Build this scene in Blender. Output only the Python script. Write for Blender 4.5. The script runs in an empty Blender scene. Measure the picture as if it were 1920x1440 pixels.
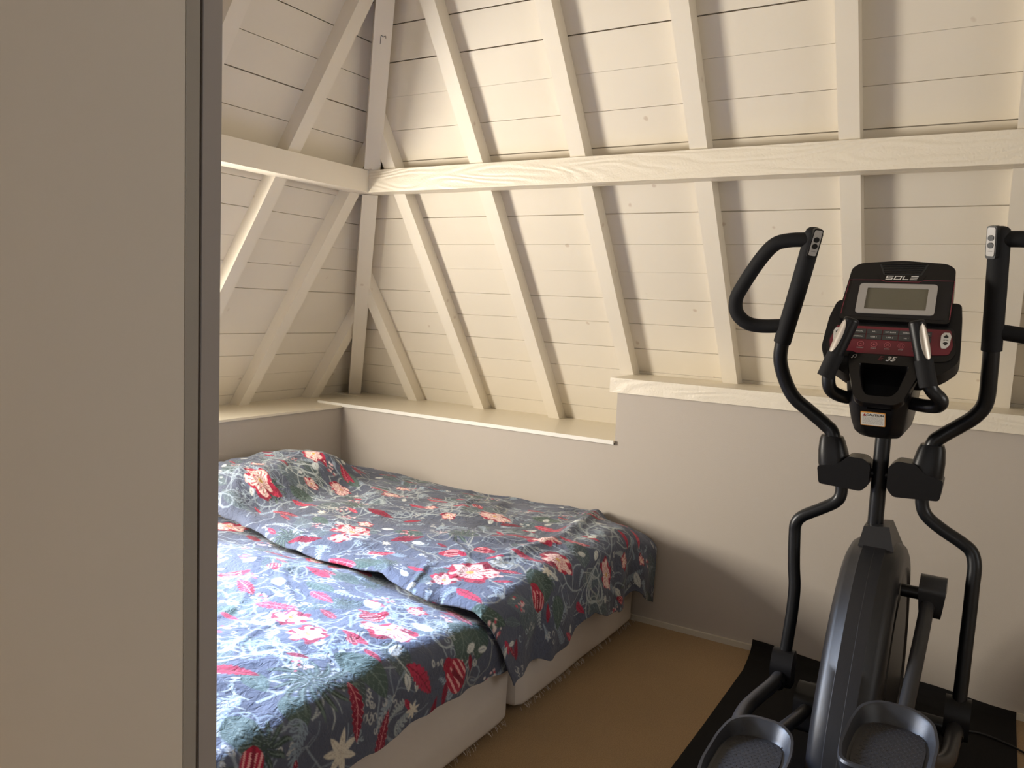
import bpy, bmesh, math, random
import numpy as np
from mathutils import Vector, Matrix

C = bpy.context.scene.collection
R = math.radians
PI = math.pi
random.seed(7)

# ------------------------------------------------------------------ camera
def make_camera():
    yaw, pitch, roll, f = -0.5439, 0.0991, 0.04506, 1497.9
    cy, sy, cp, sp = math.cos(yaw), math.sin(yaw), math.cos(pitch), math.sin(pitch)
    fwd = Vector((sy * cp, cy * cp, -sp)); right = Vector((cy, -sy, 0)); up = right.cross(fwd)
    r2 = math.cos(roll) * right + math.sin(roll) * up
    u2 = -math.sin(roll) * right + math.cos(roll) * up
    cam = bpy.data.cameras.new('camera'); o = bpy.data.objects.new('camera', cam); C.objects.link(o)
    cam.sensor_width = 36.0; cam.sensor_fit = 'HORIZONTAL'; cam.lens = f / 1920 * 36; cam.clip_start = 0.05
    m = Matrix((r2, u2, -fwd)).transposed().to_4x4(); m.translation = Vector((3.454, -3.677, 1.55))
    o.matrix_world = m
    bpy.context.scene.camera = o
make_camera()

# ------------------------------------------------------------------ light and exposure
SC = bpy.context.scene
SC.view_settings.view_transform = 'Standard'
SC.view_settings.look = 'None'
SC.view_settings.gamma = 1.0
SC.view_settings.use_curve_mapping = False
SC.view_settings.exposure = 0.0
W = bpy.data.worlds.new('World'); SC.world = W; W.use_nodes = True
W.node_tree.nodes['Background'].inputs[0].default_value = (0.62, 0.78, 1.0, 1)
W.node_tree.nodes['Background'].inputs[1].default_value = 1.0

def area(name, loc, target, sx, sy, power, color):
    l = bpy.data.lights.new(name, 'AREA'); l.shape = 'RECTANGLE'; l.size = sx; l.size_y = sy
    l.energy = power; l.color = color
    o = bpy.data.objects.new(name, l); C.objects.link(o)
    o.location = loc
    o.rotation_euler = (Vector(target) - Vector(loc)).to_track_quat('-Z', 'Y').to_euler()
    return o
# daylight through the roof window in the left slope: warm light from the ground and houses outside, cool light from the sky
area('daylight_outside', (-0.18, -2.22, 1.46), (2.6, -1.95, 1.00), 0.70, 0.70, 152, (1.0, 0.92, 0.80))
l = area('daylight_sky', (-0.45, -1.98, 1.95), (1.80, -2.06, 0.45), 1.55, 0.62, 40, (0.42, 0.62, 1.0)); l.data.spread = R(42)
# added fill that brightens the left slope, behind an invented right-wall window
l = area('fill_right', (5.70, -2.0, 1.9), (0.0, -0.5, 1.50), 1.2, 1.0, 3.5, (1.0, 0.93, 0.84)); l.data.spread = R(50)
# added weak fill from behind the camera, at an invented rear window
area('fill_rear', (3.3, -5.62, 1.75), (2.6, -1.5, 1.5), 1.4, 1.1, 7, (1.0, 0.93, 0.84))

# ------------------------------------------------------------------ helpers
def link(name, me, mats=None, parent=None):
    o = bpy.data.objects.new(name, me); C.objects.link(o)
    for m in (mats if isinstance(mats, (list, tuple)) else [mats]):
        if m is not None: me.materials.append(m)
    if parent is not None: o.parent = parent
    return o

def obj(name, bm, mats, parent=None, smooth=False):
    bmesh.ops.recalc_face_normals(bm, faces=bm.faces)
    me = bpy.data.meshes.new(name); bm.to_mesh(me); bm.free()
    o = link(name, me, mats, parent)
    if smooth:
        for p in me.polygons: p.use_smooth = True
        try: me.set_sharp_from_angle(angle=R(38))
        except Exception: pass
    return o

def tag(o, label=None, cat=None, group=None, kind=None):
    if label: o['label'] = label
    if cat: o['category'] = cat
    if group: o['group'] = group
    if kind: o['kind'] = kind
    return o

def thing(name, label, cat, loc=(0, 0, 0), group=None):
    o = bpy.data.objects.new(name, None); C.objects.link(o); o.location = loc
    o.empty_display_size = 0.1
    return tag(o, label, cat, group)

def bevel(bm, w, seg=2, ang=25):
    es = [e for e in bm.edges if len(e.link_faces) == 2 and e.calc_face_angle(0) > R(ang)]
    bmesh.ops.bevel(bm, geom=es, offset=w, segments=seg, profile=0.5, affect='EDGES', clamp_overlap=True)
    return bm

def add_hexa(bm, P):
    v = [bm.verts.new(p) for p in P]
    for f in ((0, 1, 2, 3), (7, 6, 5, 4), (0, 4, 5, 1), (1, 5, 6, 2), (2, 6, 7, 3), (3, 7, 4, 0)):
        bm.faces.new([v[i] for i in f])
    return bm

def add_box(bm, lo, hi):
    x0, y0, z0 = lo; x1, y1, z1 = hi
    return add_hexa(bm, [(x0, y0, z0), (x1, y0, z0), (x1, y1, z0), (x0, y1, z0),
                         (x0, y0, z1), (x1, y0, z1), (x1, y1, z1), (x0, y1, z1)])

def box(lo, hi, bv=0.0, seg=2):
    bm = bmesh.new(); add_box(bm, lo, hi)
    if bv: bevel(bm, bv, seg)
    return bm

def smooth_path(pts, n=6):
    P = [Vector(p) for p in pts]
    if len(P) < 3: return P
    out = []
    for i in range(len(P) - 1):
        p0 = P[i - 1] if i else P[0] * 2 - P[1]
        p1, p2 = P[i], P[i + 1]
        p3 = P[i + 2] if i + 2 < len(P) else P[-1] * 2 - P[-2]
        for k in range(n):
            t = k / n
            out.append(0.5 * ((2 * p1) + (p2 - p0) * t + (2 * p0 - 5 * p1 + 4 * p2 - p3) * t * t + (3 * p1 - p0 - 3 * p2 + p3) * t ** 3))
    out.append(P[-1])
    return out

def add_tube(bm, pts, rad, seg=20, n=6, caps=True, round_end=0.0, squash=1.0):
    P = smooth_path(pts, n)
    N = len(P)
    rf = rad if callable(rad) else (lambda t: rad)
    tang = []
    for i in range(N):
        a = P[max(i - 1, 0)]; b = P[min(i + 1, N - 1)]
        tang.append((b - a).normalized())
    ref = Vector((0, 0, 1)) if abs(tang[0].z) < 0.9 else Vector((0, 1, 0))
    nrm = (ref - tang[0] * ref.dot(tang[0])).normalized()
    rings = []
    cum = [0]
    for i in range(1, N): cum.append(cum[-1] + (P[i] - P[i - 1]).length)
    tot = cum[-1] or 1
    seq = [(P[i], tang[i], rf(cum[i] / tot)) for i in range(N)]
    if round_end:
        p, t, r = seq[-1]
        seq[-1] = (p - t * round_end, t, r)
        seq += [(p - t * round_end * (1 - math.sin(a)), t, r - round_end * (1 - math.cos(a))) for a in (R(30), R(60), R(90))]
    for p, t, r in seq:
        nrm = (nrm - t * nrm.dot(t)).normalized(); bi = t.cross(nrm)
        rings.append([bm.verts.new(p + (nrm * math.cos(2 * PI * k / seg) + bi * math.sin(2 * PI * k / seg) * squash) * r) for k in range(seg)])
    for a, b in zip(rings, rings[1:]):
        for k in range(seg):
            bm.faces.new((a[k], a[(k + 1) % seg], b[(k + 1) % seg], b[k]))
    if caps:
        bm.faces.new(rings[0][::-1]); bm.faces.new(rings[-1])
    return bm

def tube(pts, rad, **k): return add_tube(bmesh.new(), pts, rad, **k)

def add_prism(bm, poly, fn, d0, d1):
    """polygon (u,v) extruded from depth d0 to d1 through fn(u,v,d)->point"""
    a = [bm.verts.new(fn(u, v, d0)) for u, v in poly]; b = [bm.verts.new(fn(u, v, d1)) for u, v in poly]
    n = len(poly)
    bm.faces.new(a[::-1]); bm.faces.new(b)
    for i in range(n): bm.faces.new((a[i], a[(i + 1) % n], b[(i + 1) % n], b[i]))
    return bm

def round_poly(pts, r, n=4):
    """fillet the corners of a 2D polygon"""
    out = []; N = len(pts)
    for i in range(N):
        p0, p, p1 = Vector(pts[i - 1]), Vector(pts[i]), Vector(pts[(i + 1) % N])
        rr = r[i] if isinstance(r, (list, tuple)) else r
        a = (p0 - p); b = (p1 - p)
        q = min(rr, a.length * 0.45, b.length * 0.45)
        A = p + a.normalized() * q; B = p + b.normalized() * q
        for k in range(n + 1):
            t = k / n
            out.append(tuple(A * (1 - t) ** 2 + p * 2 * t * (1 - t) + B * t * t))
    return out

# ------------------------------------------------------------------ materials
def mat(name, col, rough=0.5, metal=0.0, var=0.0, vscale=4.0, bump=0.0, bscale=60.0, spec=0.5, sheen=0.0, coat=0.0, stretch=None):
    m = bpy.data.materials.new(name); m.use_nodes = True
    nt = m.node_tree; N = nt.nodes; L = nt.links; b = N['Principled BSDF']
    b.inputs['Base Color'].default_value = (*col, 1); b.inputs['Roughness'].default_value = rough
    b.inputs['Metallic'].default_value = metal; b.inputs['Specular IOR Level'].default_value = spec
    b.inputs['Sheen Weight'].default_value = sheen; b.inputs['Coat Weight'].default_value = coat
    tc = N.new('ShaderNodeTexCoord'); mp = N.new('ShaderNodeMapping'); L.new(tc.outputs['Object'], mp.inputs['Vector'])
    if stretch: mp.inputs['Scale'].default_value = stretch
    n1 = N.new('ShaderNodeTexNoise'); n1.inputs['Scale'].default_value = vscale; n1.inputs['Detail'].default_value = 5
    L.new(mp.outputs[0], n1.inputs['Vector'])
    mx = N.new('ShaderNodeMixRGB'); mx.blend_type = 'MIX'
    mx.inputs[1].default_value = (*[c * (1 - var) for c in col], 1); mx.inputs[2].default_value = (*[min(c * (1 + var), 1) for c in col], 1)
    L.new(n1.outputs['Fac'], mx.inputs[0]); L.new(mx.outputs[0], b.inputs['Base Color'])
    if bump:
        n2 = N.new('ShaderNodeTexNoise'); n2.inputs['Scale'].default_value = bscale; n2.inputs['Detail'].default_value = 4
        L.new(mp.outputs[0], n2.inputs['Vector'])
        bp = N.new('ShaderNodeBump'); bp.inputs['Strength'].default_value = min(bump, 1); bp.inputs['Distance'].default_value = 0.002
        L.new(n2.outputs['Fac'], bp.inputs['Height']); L.new(bp.outputs[0], b.inputs['Normal'])
    m['mix'] = mx.name
    return m

CREAM = (0.78, 0.715, 0.60)
def wood_paint(name, col, knots=True, rough_sawn=False, stretch=(1, 1, 1)):
    m = mat(name, col, rough=0.42, var=0.035, vscale=3.0, bump=0.25, bscale=30, stretch=stretch)
    nt = m.node_tree; N = nt.nodes; L = nt.links; b = N['Principled BSDF']; mx = N[m['mix']]
    if knots:
        tc = N.new('ShaderNodeTexCoord'); v = N.new('ShaderNodeTexVoronoi'); v.inputs['Scale'].default_value = 7.5
        nz = N.new('ShaderNodeTexNoise'); nz.inputs['Scale'].default_value = 25
        add = N.new('ShaderNodeVectorMath'); add.operation = 'MULTIPLY_ADD'
        L.new(tc.outputs['Object'], nz.inputs['Vector'])
        L.new(nz.outputs['Color'], add.inputs[0]); add.inputs[1].default_value = (0.02, 0.02, 0.02); L.new(tc.outputs['Object'], add.inputs[2])
        L.new(add.outputs[0], v.inputs['Vector'])
        r = N.new('ShaderNodeValToRGB'); e = r.color_ramp.elements
        e[0].position = 0.05; e[0].color = (1, 1, 1, 1); e[1].position = 0.095; e[1].color = (0, 0, 0, 1)
        L.new(v.outputs['Distance'], r.inputs[0])
        # only some of the cells carry a knot
        gt = N.new('ShaderNodeMath'); gt.operation = 'GREATER_THAN'; gt.inputs[1].default_value = 0.45
        sp = N.new('ShaderNodeSeparateColor'); L.new(v.outputs['Color'], sp.inputs[0]); L.new(sp.outputs[0], gt.inputs[0])
        mu = N.new('ShaderNodeMath'); mu.operation = 'MULTIPLY'; L.new(r.outputs[0], mu.inputs[0]); L.new(gt.outputs[0], mu.inputs[1])
        m2 = N.new('ShaderNodeMath'); m2.operation = 'MULTIPLY'; m2.inputs[1].default_value = 0.42; L.new(mu.outputs[0], m2.inputs[0])
        k = N.new('ShaderNodeMixRGB'); k.inputs[2].default_value = (0.42, 0.28, 0.17, 1)
        L.new(m2.outputs[0], k.inputs[0]); L.new(mx.outputs[0], k.inputs[1]); L.new(k.outputs[0], b.inputs['Base Color'])
    if rough_sawn:
        tc = N.new('ShaderNodeTexCoord'); mp = N.new('ShaderNodeMapping'); mp.inputs['Scale'].default_value = (1.0, 6, 6)
        L.new(tc.outputs['Object'], mp.inputs['Vector'])
        n = N.new('ShaderNodeTexNoise'); n.inputs['Scale'].default_value = 1.6; n.inputs['Detail'].default_value = 1.0
        L.new(mp.outputs[0], n.inputs['Vector'])
        w = N.new('ShaderNodeMath'); w.operation = 'MULTIPLY'; w.inputs[1].default_value = 70; L.new(n.outputs['Fac'], w.inputs[0])
        s = N.new('ShaderNodeMath'); s.operation = 'SINE'; L.new(w.outputs[0], s.inputs[0])
        n2 = N.new('ShaderNodeTexNoise'); n2.inputs['Scale'].default_value = 120; L.new(tc.outputs['Object'], n2.inputs['Vector'])
        ad = N.new('ShaderNodeMath'); ad.operation = 'MULTIPLY_ADD'; ad.inputs[1].default_value = 0.5
        L.new(s.outputs[0], ad.inputs[0]); L.new(n2.outputs['Fac'], ad.inputs[2])
        bp = N.new('ShaderNodeBump'); bp.inputs['Strength'].default_value = 0.55; bp.inputs['Distance'].default_value = 0.003
        L.new(ad.outputs[0], bp.inputs['Height']); L.new(bp.outputs[0], b.inputs['Normal'])
    return m

M = dict(
    board=wood_paint('painted boards', CREAM),
    rafter=wood_paint('painted rafters', (0.81, 0.745, 0.63), knots=True),
    beam=wood_paint('painted rough beam', (0.81, 0.74, 0.61), knots=False, rough_sawn=True),
    sill=mat('sill paint', (0.80, 0.73, 0.59), rough=0.35, var=0.02),
    edge=mat('sill edge white', (0.85, 0.82, 0.75), rough=0.4, var=0.02, bump=0.3, bscale=90),
    dark=mat('gap shadow board', (0.12, 0.08, 0.05), rough=0.9),
    wall=mat('greige wall paint', (0.50, 0.445, 0.385), rough=0.75, var=0.02, vscale=2.0, bump=0.25, bscale=220),
    plain=mat('rear wall paint', (0.66, 0.60, 0.51), rough=0.8, var=0.02),
    skirt=mat('baseboard paint', (0.62, 0.57, 0.47), rough=0.5, var=0.04),
    greydoor=mat('wardrobe laminate', (0.71, 0.665, 0.60), rough=0.55, var=0.03, vscale=1.5, bump=0.05, bscale=200),
    doorlip=mat('wardrobe edge strip', (0.41, 0.39, 0.36), rough=0.5, var=0.05, vscale=9),
    doorlip2=mat('wardrobe grey edge strip', (0.41, 0.385, 0.38), rough=0.5, var=0.05, vscale=9),
    black=mat('black plastic', (0.005, 0.005, 0.006), spec=0.28, rough=0.38, var=0.1, bump=0.12, bscale=500),
    gloss=mat('glossy black plastic', (0.005, 0.0045, 0.005), spec=0.35, rough=0.25, var=0.1),
    foam=mat('black foam grip', (0.007, 0.007, 0.008), spec=0.25, rough=0.72, var=0.15, bump=0.3, bscale=900),
    metal=mat('black coated steel', (0.012, 0.013, 0.015), rough=0.33, metal=0.35, var=0.1, bump=0.08, bscale=700),
    grey=mat('charcoal plastic', (0.018, 0.018, 0.020), spec=0.4, rough=0.36, var=0.1, bump=0.2, bscale=900),
    greytube=mat('charcoal steel', (0.040, 0.040, 0.043), rough=0.35, metal=0.3, var=0.08),
    pedal=mat('pedal plastic', (0.026, 0.027, 0.031), rough=0.40, var=0.1, bump=0.2, bscale=700),
    pad=mat('pedal rubber', (0.022, 0.020, 0.021), rough=0.6, var=0.2, bump=0.5, bscale=500),
    silver=mat('silver plastic', (0.33, 0.31, 0.29), rough=0.35, var=0.03),
    steel=mat('pulse sensor steel', (0.52, 0.47, 0.41), rough=0.32, metal=0.6, var=0.03),
    lcd=mat('lcd glass', (0.115, 0.105, 0.075), rough=0.22, var=0.08, vscale=8),
    red=mat('console dark red', (0.13, 0.012, 0.022), rough=0.35, var=0.06),
    redline=mat('console red line', (0.16, 0.015, 0.03), rough=0.4),
    face=mat('console face', (0.010, 0.009, 0.010), spec=0.3, rough=0.35, var=0.1),
    btn=mat('console key', (0.035, 0.037, 0.038), rough=0.45),
    white=mat('console white key', (0.62, 0.60, 0.56), rough=0.4),
    ink=mat('silver lettering', (0.60, 0.58, 0.55), rough=0.35),
    inkdim=mat('printed lettering', (0.40, 0.38, 0.36), rough=0.5),
    inkred=mat('red lettering', (0.30, 0.02, 0.03), rough=0.4),
    inkblk=mat('black print', (0.02, 0.02, 0.02), rough=0.6),
    inkdark=mat('dark red lettering', (0.10, 0.008, 0.012), rough=0.4),
    orange=mat('orange sticker edge', (0.75, 0.35, 0.08), rough=0.5),
    paper=mat('sticker paper', (0.72, 0.70, 0.64), rough=0.5),
    mat_=mat('rubber mat', (0.007, 0.0065, 0.0065), spec=0.2, rough=0.8, var=0.1, bump=0.4, bscale=600),
    sheet=mat('white fitted cloth', (0.74, 0.68, 0.62), rough=0.85, var=0.03, vscale=5, bump=0.5, bscale=45),
    cable=mat('black cable', (0.01, 0.01, 0.01), rough=0.5),
)
# carpet
def carpet():
    m = mat('carpet', (0.40, 0.265, 0.130), rough=0.95, var=0.10, vscale=3.5, bump=1.0, bscale=420, spec=0.1, sheen=0.2)
    nt = m.node_tree; N = nt.nodes; L = nt.links; b = N['Principled BSDF']; mx = N[m['mix']]
    tc = N.new('ShaderNodeTexCoord'); n = N.new('ShaderNodeTexNoise'); n.inputs['Scale'].default_value = 260; n.inputs['Detail'].default_value = 3
    L.new(tc.outputs['Object'], n.inputs['Vector'])
    k = N.new('ShaderNodeMixRGB'); k.blend_type = 'MULTIPLY'; k.inputs[0].default_value = 0.6
    r = N.new('ShaderNodeValToRGB'); r.color_ramp.elements[0].position = 0.35; r.color_ramp.elements[0].color = (0.55, 0.5, 0.45, 1); r.color_ramp.elements[1].position = 0.6
    L.new(n.outputs['Fac'], r.inputs[0]); L.new(mx.outputs[0], k.inputs[1]); L.new(r.outputs[0], k.inputs[2]); L.new(k.outputs[0], b.inputs['Base Color'])
    return m
M['carpet'] = carpet()

def st(o): return tag(o, kind='structure')

# ------------------------------------------------------------------ room shell
TAN = 1.444; TH = math.atan(TAN); SN, CS = math.sin(TH), math.cos(TH)
Z0 = 0.885                      # sill height: boards pass y=0.57 (back) / x=-0.45 (left) there
ZTOP = 3.35
def tb(z): return (z - Z0) / TAN
RX, RY = 5.6, -5.4              # right wall, rear wall

floor = st(obj('floor', box((-0.1, RY, -0.08), (RX, 0.1, 0.0)), M['carpet']))
# back knee wall: low part and the higher step
bm = bmesh.new(); add_box(bm, (-0.06, 0.0, 0.0), (1.85, 0.06, 0.872)); st(obj('wall_back', bm, M['wall']))
bm = bmesh.new(); add_box(bm, (1.85, 0.0, 0.0), (RX, 0.30, 1.137)); st(obj('wall_back', bm, M['wall']))
st(obj('wall_left', box((-0.06, RY, 0.0), (0.0, 0.0, 0.868)), M['wall']))
bm = bmesh.new()
add_box(bm, (RX, RY, 0.0), (RX + 0.08, -2.7, ZTOP)); add_box(bm, (RX, -1.3, 0.0), (RX + 0.08, 0.4, ZTOP))
add_box(bm, (RX, -2.7, 0.0), (RX + 0.08, -1.3, 1.3)); add_box(bm, (RX, -2.7, 2.5), (RX + 0.08, -1.3, ZTOP))
st(obj('wall_right', bm, M['plain']))  # opening cut for the added right fill window
# rear wall, opened for the added fill window
bm = bmesh.new()
add_box(bm, (-0.6, RY - 0.1, 0.0), (2.5, RY, ZTOP)); add_box(bm, (4.1, RY - 0.1, 0.0), (RX + 0.08, RY, ZTOP))
add_box(bm, (2.5, RY - 0.1, 0.0), (4.1, RY, 1.1)); add_box(bm, (2.5, RY - 0.1, 2.4), (4.1, RY, ZTOP))
st(obj('wall_rear', bm, M['plain']))
glass = bpy.data.materials.new('window glass'); glass.use_nodes = True
gN = glass.node_tree.nodes; gL = glass.node_tree.links
for n in list(gN):
    if n.type == 'BSDF_PRINCIPLED': gN.remove(n)
gt = gN.new('ShaderNodeBsdfTransparent'); gg = gN.new('ShaderNodeBsdfGlossy'); gm = gN.new('ShaderNodeMixShader')
gg.inputs['Roughness'].default_value = 0.02; gm.inputs[0].default_value = 0.06
gL.new(gt.outputs[0], gm.inputs[1]); gL.new(gg.outputs[0], gm.inputs[2]); gL.new(gm.outputs[0], gN['Material Output'].inputs[0])
def window(name, fn, w, h, t=0.05, fr=0.05):
    bm = bmesh.new()
    for (a0, b0, a1, b1) in ((0, 0, w, fr), (0, h - fr, w, h), (0, fr, fr, h - fr), (w - fr, fr, w, h - fr), (w / 2 - 0.02, fr, w / 2 + 0.02, h - fr)):
        add_prism(bm, [(a0, b0), (a1, b0), (a1, b1), (a0, b1)], fn, 0, t)
    o = st(obj(name, bm, M['edge']))
    bm = bmesh.new(); add_prism(bm, [(fr, fr), (w - fr, fr), (w - fr, h - fr), (fr, h - fr)], fn, t * 0.4, t * 0.6)
    obj('pane', bm, glass, o)
window('added_window_rear', lambda u, v, d: (2.5 + u, RY - 0.09 + d, 1.1 + v), 1.6, 1.3)  # unseen window added for the rear fill lamp

window('added_window_right', lambda u, v, d: (RX + 0.06 - d, -2.7 + u, 1.3 + v), 1.4, 1.2)  # unseen window added for the right fill lamp

# ceiling boards (one structure, boards laid with open joints); horizontal boards on both slopes, mitred at the hip
WY0, WY1, WT0, WT1 = -3.10, -1.28, 0.16, 0.78     # roof window opening in the left slope (y range, plan depth range)
bw = 0.1292 / TAN
def board_pt_back(x, t, d):   # d = distance into the room from the board face
    return Vector((x, 0.57 - t - d * SN, Z0 + TAN * t - d * CS))
def board_pt_left(y, t, d):
    return Vector((-0.45 + t + d * SN, y, Z0 + TAN * t - d * CS))
bm = bmesh.new(); rnd = random.Random(3)
gap = 0.0012
def strip(fn, a0, a1, b0, b1, t0, t1, off):
    add_hexa(bm, [fn(a0, t0, -0.018), fn(b0, t0, -0.018), fn(b1, t1, -0.018), fn(a1, t1, -0.018),
                  fn(a0, t0, off), fn(b0, t0, off), fn(b1, t1, off), fn(a1, t1, off)])
TM = tb(ZTOP)
SEAM_B = [.79, .980, 1.105, 1.226, 1.350, 1.482, 1.604, 1.734, 1.860, 1.993, 2.127, 2.260, 2.394, 2.530, 2.662, 2.795, 2.928, 3.06, 3.19, 3.32, ZTOP]
SEAM_L = [.79, .940, 1.065, 1.190, 1.320, 1.447, 1.573, 1.706, 1.826, 1.960, 2.085, 2.215, 2.345, 2.475, 2.603, 2.737, 2.870, 3.0, 3.13, 3.26, ZTOP]
FAINT = (0.25, 0.5, 1.0, 1.3)
for za, zb in zip(SEAM_B, SEAM_B[1:]):
    g0, g1 = gap * rnd.choice(FAINT), gap * rnd.choice(FAINT)
    t0, t1 = tb(za) + g0, tb(zb) - g1
    strip(board_pt_back, -0.45 + t0, -0.45 + t1, RX, RX, t0, t1, rnd.uniform(-0.0012, 0.0012))
for za, zb in zip(SEAM_L, SEAM_L[1:]):
    g0, g1 = gap * rnd.choice(FAINT), gap * rnd.choice(FAINT)
    t0, t1 = tb(za) + g0, tb(zb) - g1; off = rnd.uniform(-0.0012, 0.0012)
    # left slope: from the hip (y = 0.57 - t) towards the camera
    segs = [((0.57 - t0, 0.57 - t1), (RY, RY))]
    if t1 > WT0 and t0 < WT1:
        segs = [((0.57 - t0, 0.57 - t1), (WY1, WY1)), ((WY0, WY0), (RY, RY))]
        if t0 < WT0: strip(board_pt_left, WY1, WY1, WY0, WY0, t0, WT0, off)
        if t1 > WT1: strip(board_pt_left, WY1, WY1, WY0, WY0, WT1, t1, off)
    for (s0, s1), (e0, e1) in segs:
        strip(board_pt_left, s0, s1, e0, e1, t0, t1, off)
st(obj('ceiling', bm, M['board']))
bm = bmesh.new()   # dark roof layer seen through the joints, flat top above
def sheet(fn, pts, d0, d1):
    add_prism(bm, pts, lambda a, b, d: fn(a, b, d), d0, d1)
sheet(board_pt_back, [(-0.52, -0.07), (RX, -0.07), (RX, TM + 0.03), (-0.45 + TM + 0.03, TM + 0.03)], -0.02, -0.05)
sheet(board_pt_left, [(0.64, -0.07), (WY1, -0.07), (WY1, TM + 0.03), (0.57 - TM - 0.03, TM + 0.03)], -0.02, -0.05)
sheet(board_pt_left, [(WY0, -0.07), (RY, -0.07), (RY, TM + 0.03), (WY0, TM + 0.03)], -0.02, -0.05)
sheet(board_pt_left, [(WY1, WT1), (WY0, WT1), (WY0, TM + 0.03), (WY1, TM + 0.03)], -0.02, -0.05)
sheet(board_pt_left, [(WY1, -0.07), (WY0, -0.07), (WY0, WT0), (WY1, WT0)], -0.02, -0.05)
st(obj('ceiling', bm, M['dark']))
st(obj('ceiling', box((-0.45 + TM - 0.02, RY, ZTOP), (RX, 0.57 - TM + 0.02, ZTOP + 0.05)), M['plain']))
# roof window set into the left slope
rw = (WT1 - WT0) / CS
window('window_1', lambda u, v, d: board_pt_left(WY0 + u, WT0 + v * CS, d - 0.03), WY1 - WY0, rw)

# sills and trims
bm = bmesh.new(); add_box(bm, (-0.52, RY, 0.866), (0.014, 0.40, 0.879)); st(obj('trim_1', bm, M['sill']))
bm = bmesh.new(); add_box(bm, (-0.19, -0.012, 0.879), (1.850, 0.62, 0.890)); add_box(bm, (-0.54, 0.40, 0.866), (-0.19, 0.66, 0.888)); o = st(obj('trim_2', bm, M['sill']))
bm = box((-0.19, -0.018, 0.873), (1.850, -0.012, 0.893), 0.001, 1); st(obj('trim_3', bm, M['edge']))
bm = box((1.815, -0.022, 1.137), (RX, 0.41, 1.210), 0.002, 1); st(obj('trim_4', bm, M['beam']))
bm = box((0.0, -0.014, 0.0), (RX, 0.0, 0.026), 0.003, 2); st(obj('baseboard_back', bm, M['skirt']))

# ------------------------------------------------------------------ rafters, hip beam, purlins
DR = 0.072 / SN                 # horizontal depth of the rafters in front of the boards
def prism_z(P, zl, zh):
    """P(z, i) gives the four plan corners at height z"""
    bm = bmesh.new()
    hi = zh if isinstance(zh, (list, tuple)) else [zh] * 4
    a = [P(zl, i) for i in range(4)]; b = [P(hi[i], i) for i in range(4)]
    add_hexa(bm, a + b); bevel(bm, 0.0025, 2, 20)
    return bm
def back_rafter(x0, x1, zl, label):
    def P(z, i):
        y = 0.57 - (z - Z0) / TAN
        return [(x0, y, z), (x1, y, z), (x1, y - DR, z), (x0, y - DR, z)][i]
    zh = [min(Z0 + TAN * (xx + 0.45 - 0.012 - q), ZTOP) for xx, q in ((x0, 0), (x1, 0), (x1, DR), (x0, DR))]
    tag(obj('rafter', prism_z(P, zl, zh), M['rafter']), label, 'rafter', 'rafters on the long roof slope')
def left_rafter(y0, y1, zl, label):
    def P(z, i):
        x = -0.45 + (z - Z0) / TAN
        return [(x, y0, z), (x, y1, z), (x + DR, y1, z), (x + DR, y0, z)][i]
    zh = [min(Z0 + TAN * (0.57 - yy - 0.012 - q), ZTOP) for yy, q in ((y0, 0), (y1, 0), (y1, DR), (y0, DR))]
    tag(obj('rafter', prism_z(P, zl, zh), M['rafter']), label, 'rafter', 'rafters on the short left roof slope')
LB = 'cream rafter of the long slope, '
for x0, lab in ((0.140, 'short one just right of the corner hip beam'),
                (0.667, 'second right of the corner hip beam'),
                (1.203, 'last on the low sill, left of the wall step'),
                (1.747, 'first on the raised ledge'),
                (2.298, 'second on the raised ledge, left of the trainer'),
                (2.874, 'directly behind the trainer display'),
                (3.442, 'at the right picture edge'),
                ):
    back_rafter(x0, x0 + 0.075, 0.889 if x0 < 1.7 else 1.209, LB + lab)
LB = 'cream rafter of the left slope, '
for y0, lab in ((0.093, 'short lowest one meeting the hip beam'),
                (-0.485, 'reaching up to the corner of the two purlins'),
                (-0.994, 'crossing behind the left horizontal beam'),
                (-1.560, 'top left beside the wardrobe edge')):
    left_rafter(y0, y0 + 0.075, 0.878 if y0 > -1.2 else Z0 + TAN * WT1 + 0.03, LB + lab)
def hip(zl, zh):
    s = 0.041 / math.sqrt(2)
    dep = 0.125
    off = dep / math.sin(math.atan(TAN / math.sqrt(2))) / math.sqrt(2)
    sh = 0.012
    def P(z, i):
        t = (z - Z0) / TAN; cx, cy = -0.45 + t, 0.57 - t
        q = [(-s, -s, 0), (s, s, 0), (s, s, off), (-s, -s, off)][i]
        return (cx + q[0] + q[2] + sh, cy + q[1] - q[2] + sh, z)
    return obj('hip_beam', prism_z(P, zl, zh), M['rafter'])
tag(hip(0.889, 2.0965), 'cream hip beam in the corner below the horizontal beams, standing on the sill', 'beam', 'corner hip beams')
h = tag(hip(2.2125, ZTOP), 'cream hip beam in the corner above the horizontal beams, with a pencil mark', 'beam', 'corner hip beams')
bm = bmesh.new()   # pencil mark on the hip beam
def hip_pt(z, s_, d=0.0):
    t = (z - Z0) / TAN; dep = 0.125 + d; off = dep / math.sin(math.atan(TAN / math.sqrt(2))) / math.sqrt(2)
    return Vector((-0.45 + t + off + 0.012 + s_ / math.sqrt(2), 0.57 - t - off + 0.012 + s_ / math.sqrt(2), z))
add_tube(bm, [hip_pt(2.700, -0.008, .001), hip_pt(2.718, -0.008, .001), hip_pt(2.728, -0.006, .001), hip_pt(2.724, 0.003, .001), hip_pt(2.728, 0.012, .001), hip_pt(2.720, 0.015, .001)], 0.0012, seg=6)
obj('pencil_mark', bm, M['inkblk'], h)
PZ0, PZ1 = 2.098, 2.212
o = obj('purlin', box((0.575, -0.452, PZ0), (RX, -0.345, PZ1), 0.004, 2), M['beam'])
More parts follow.
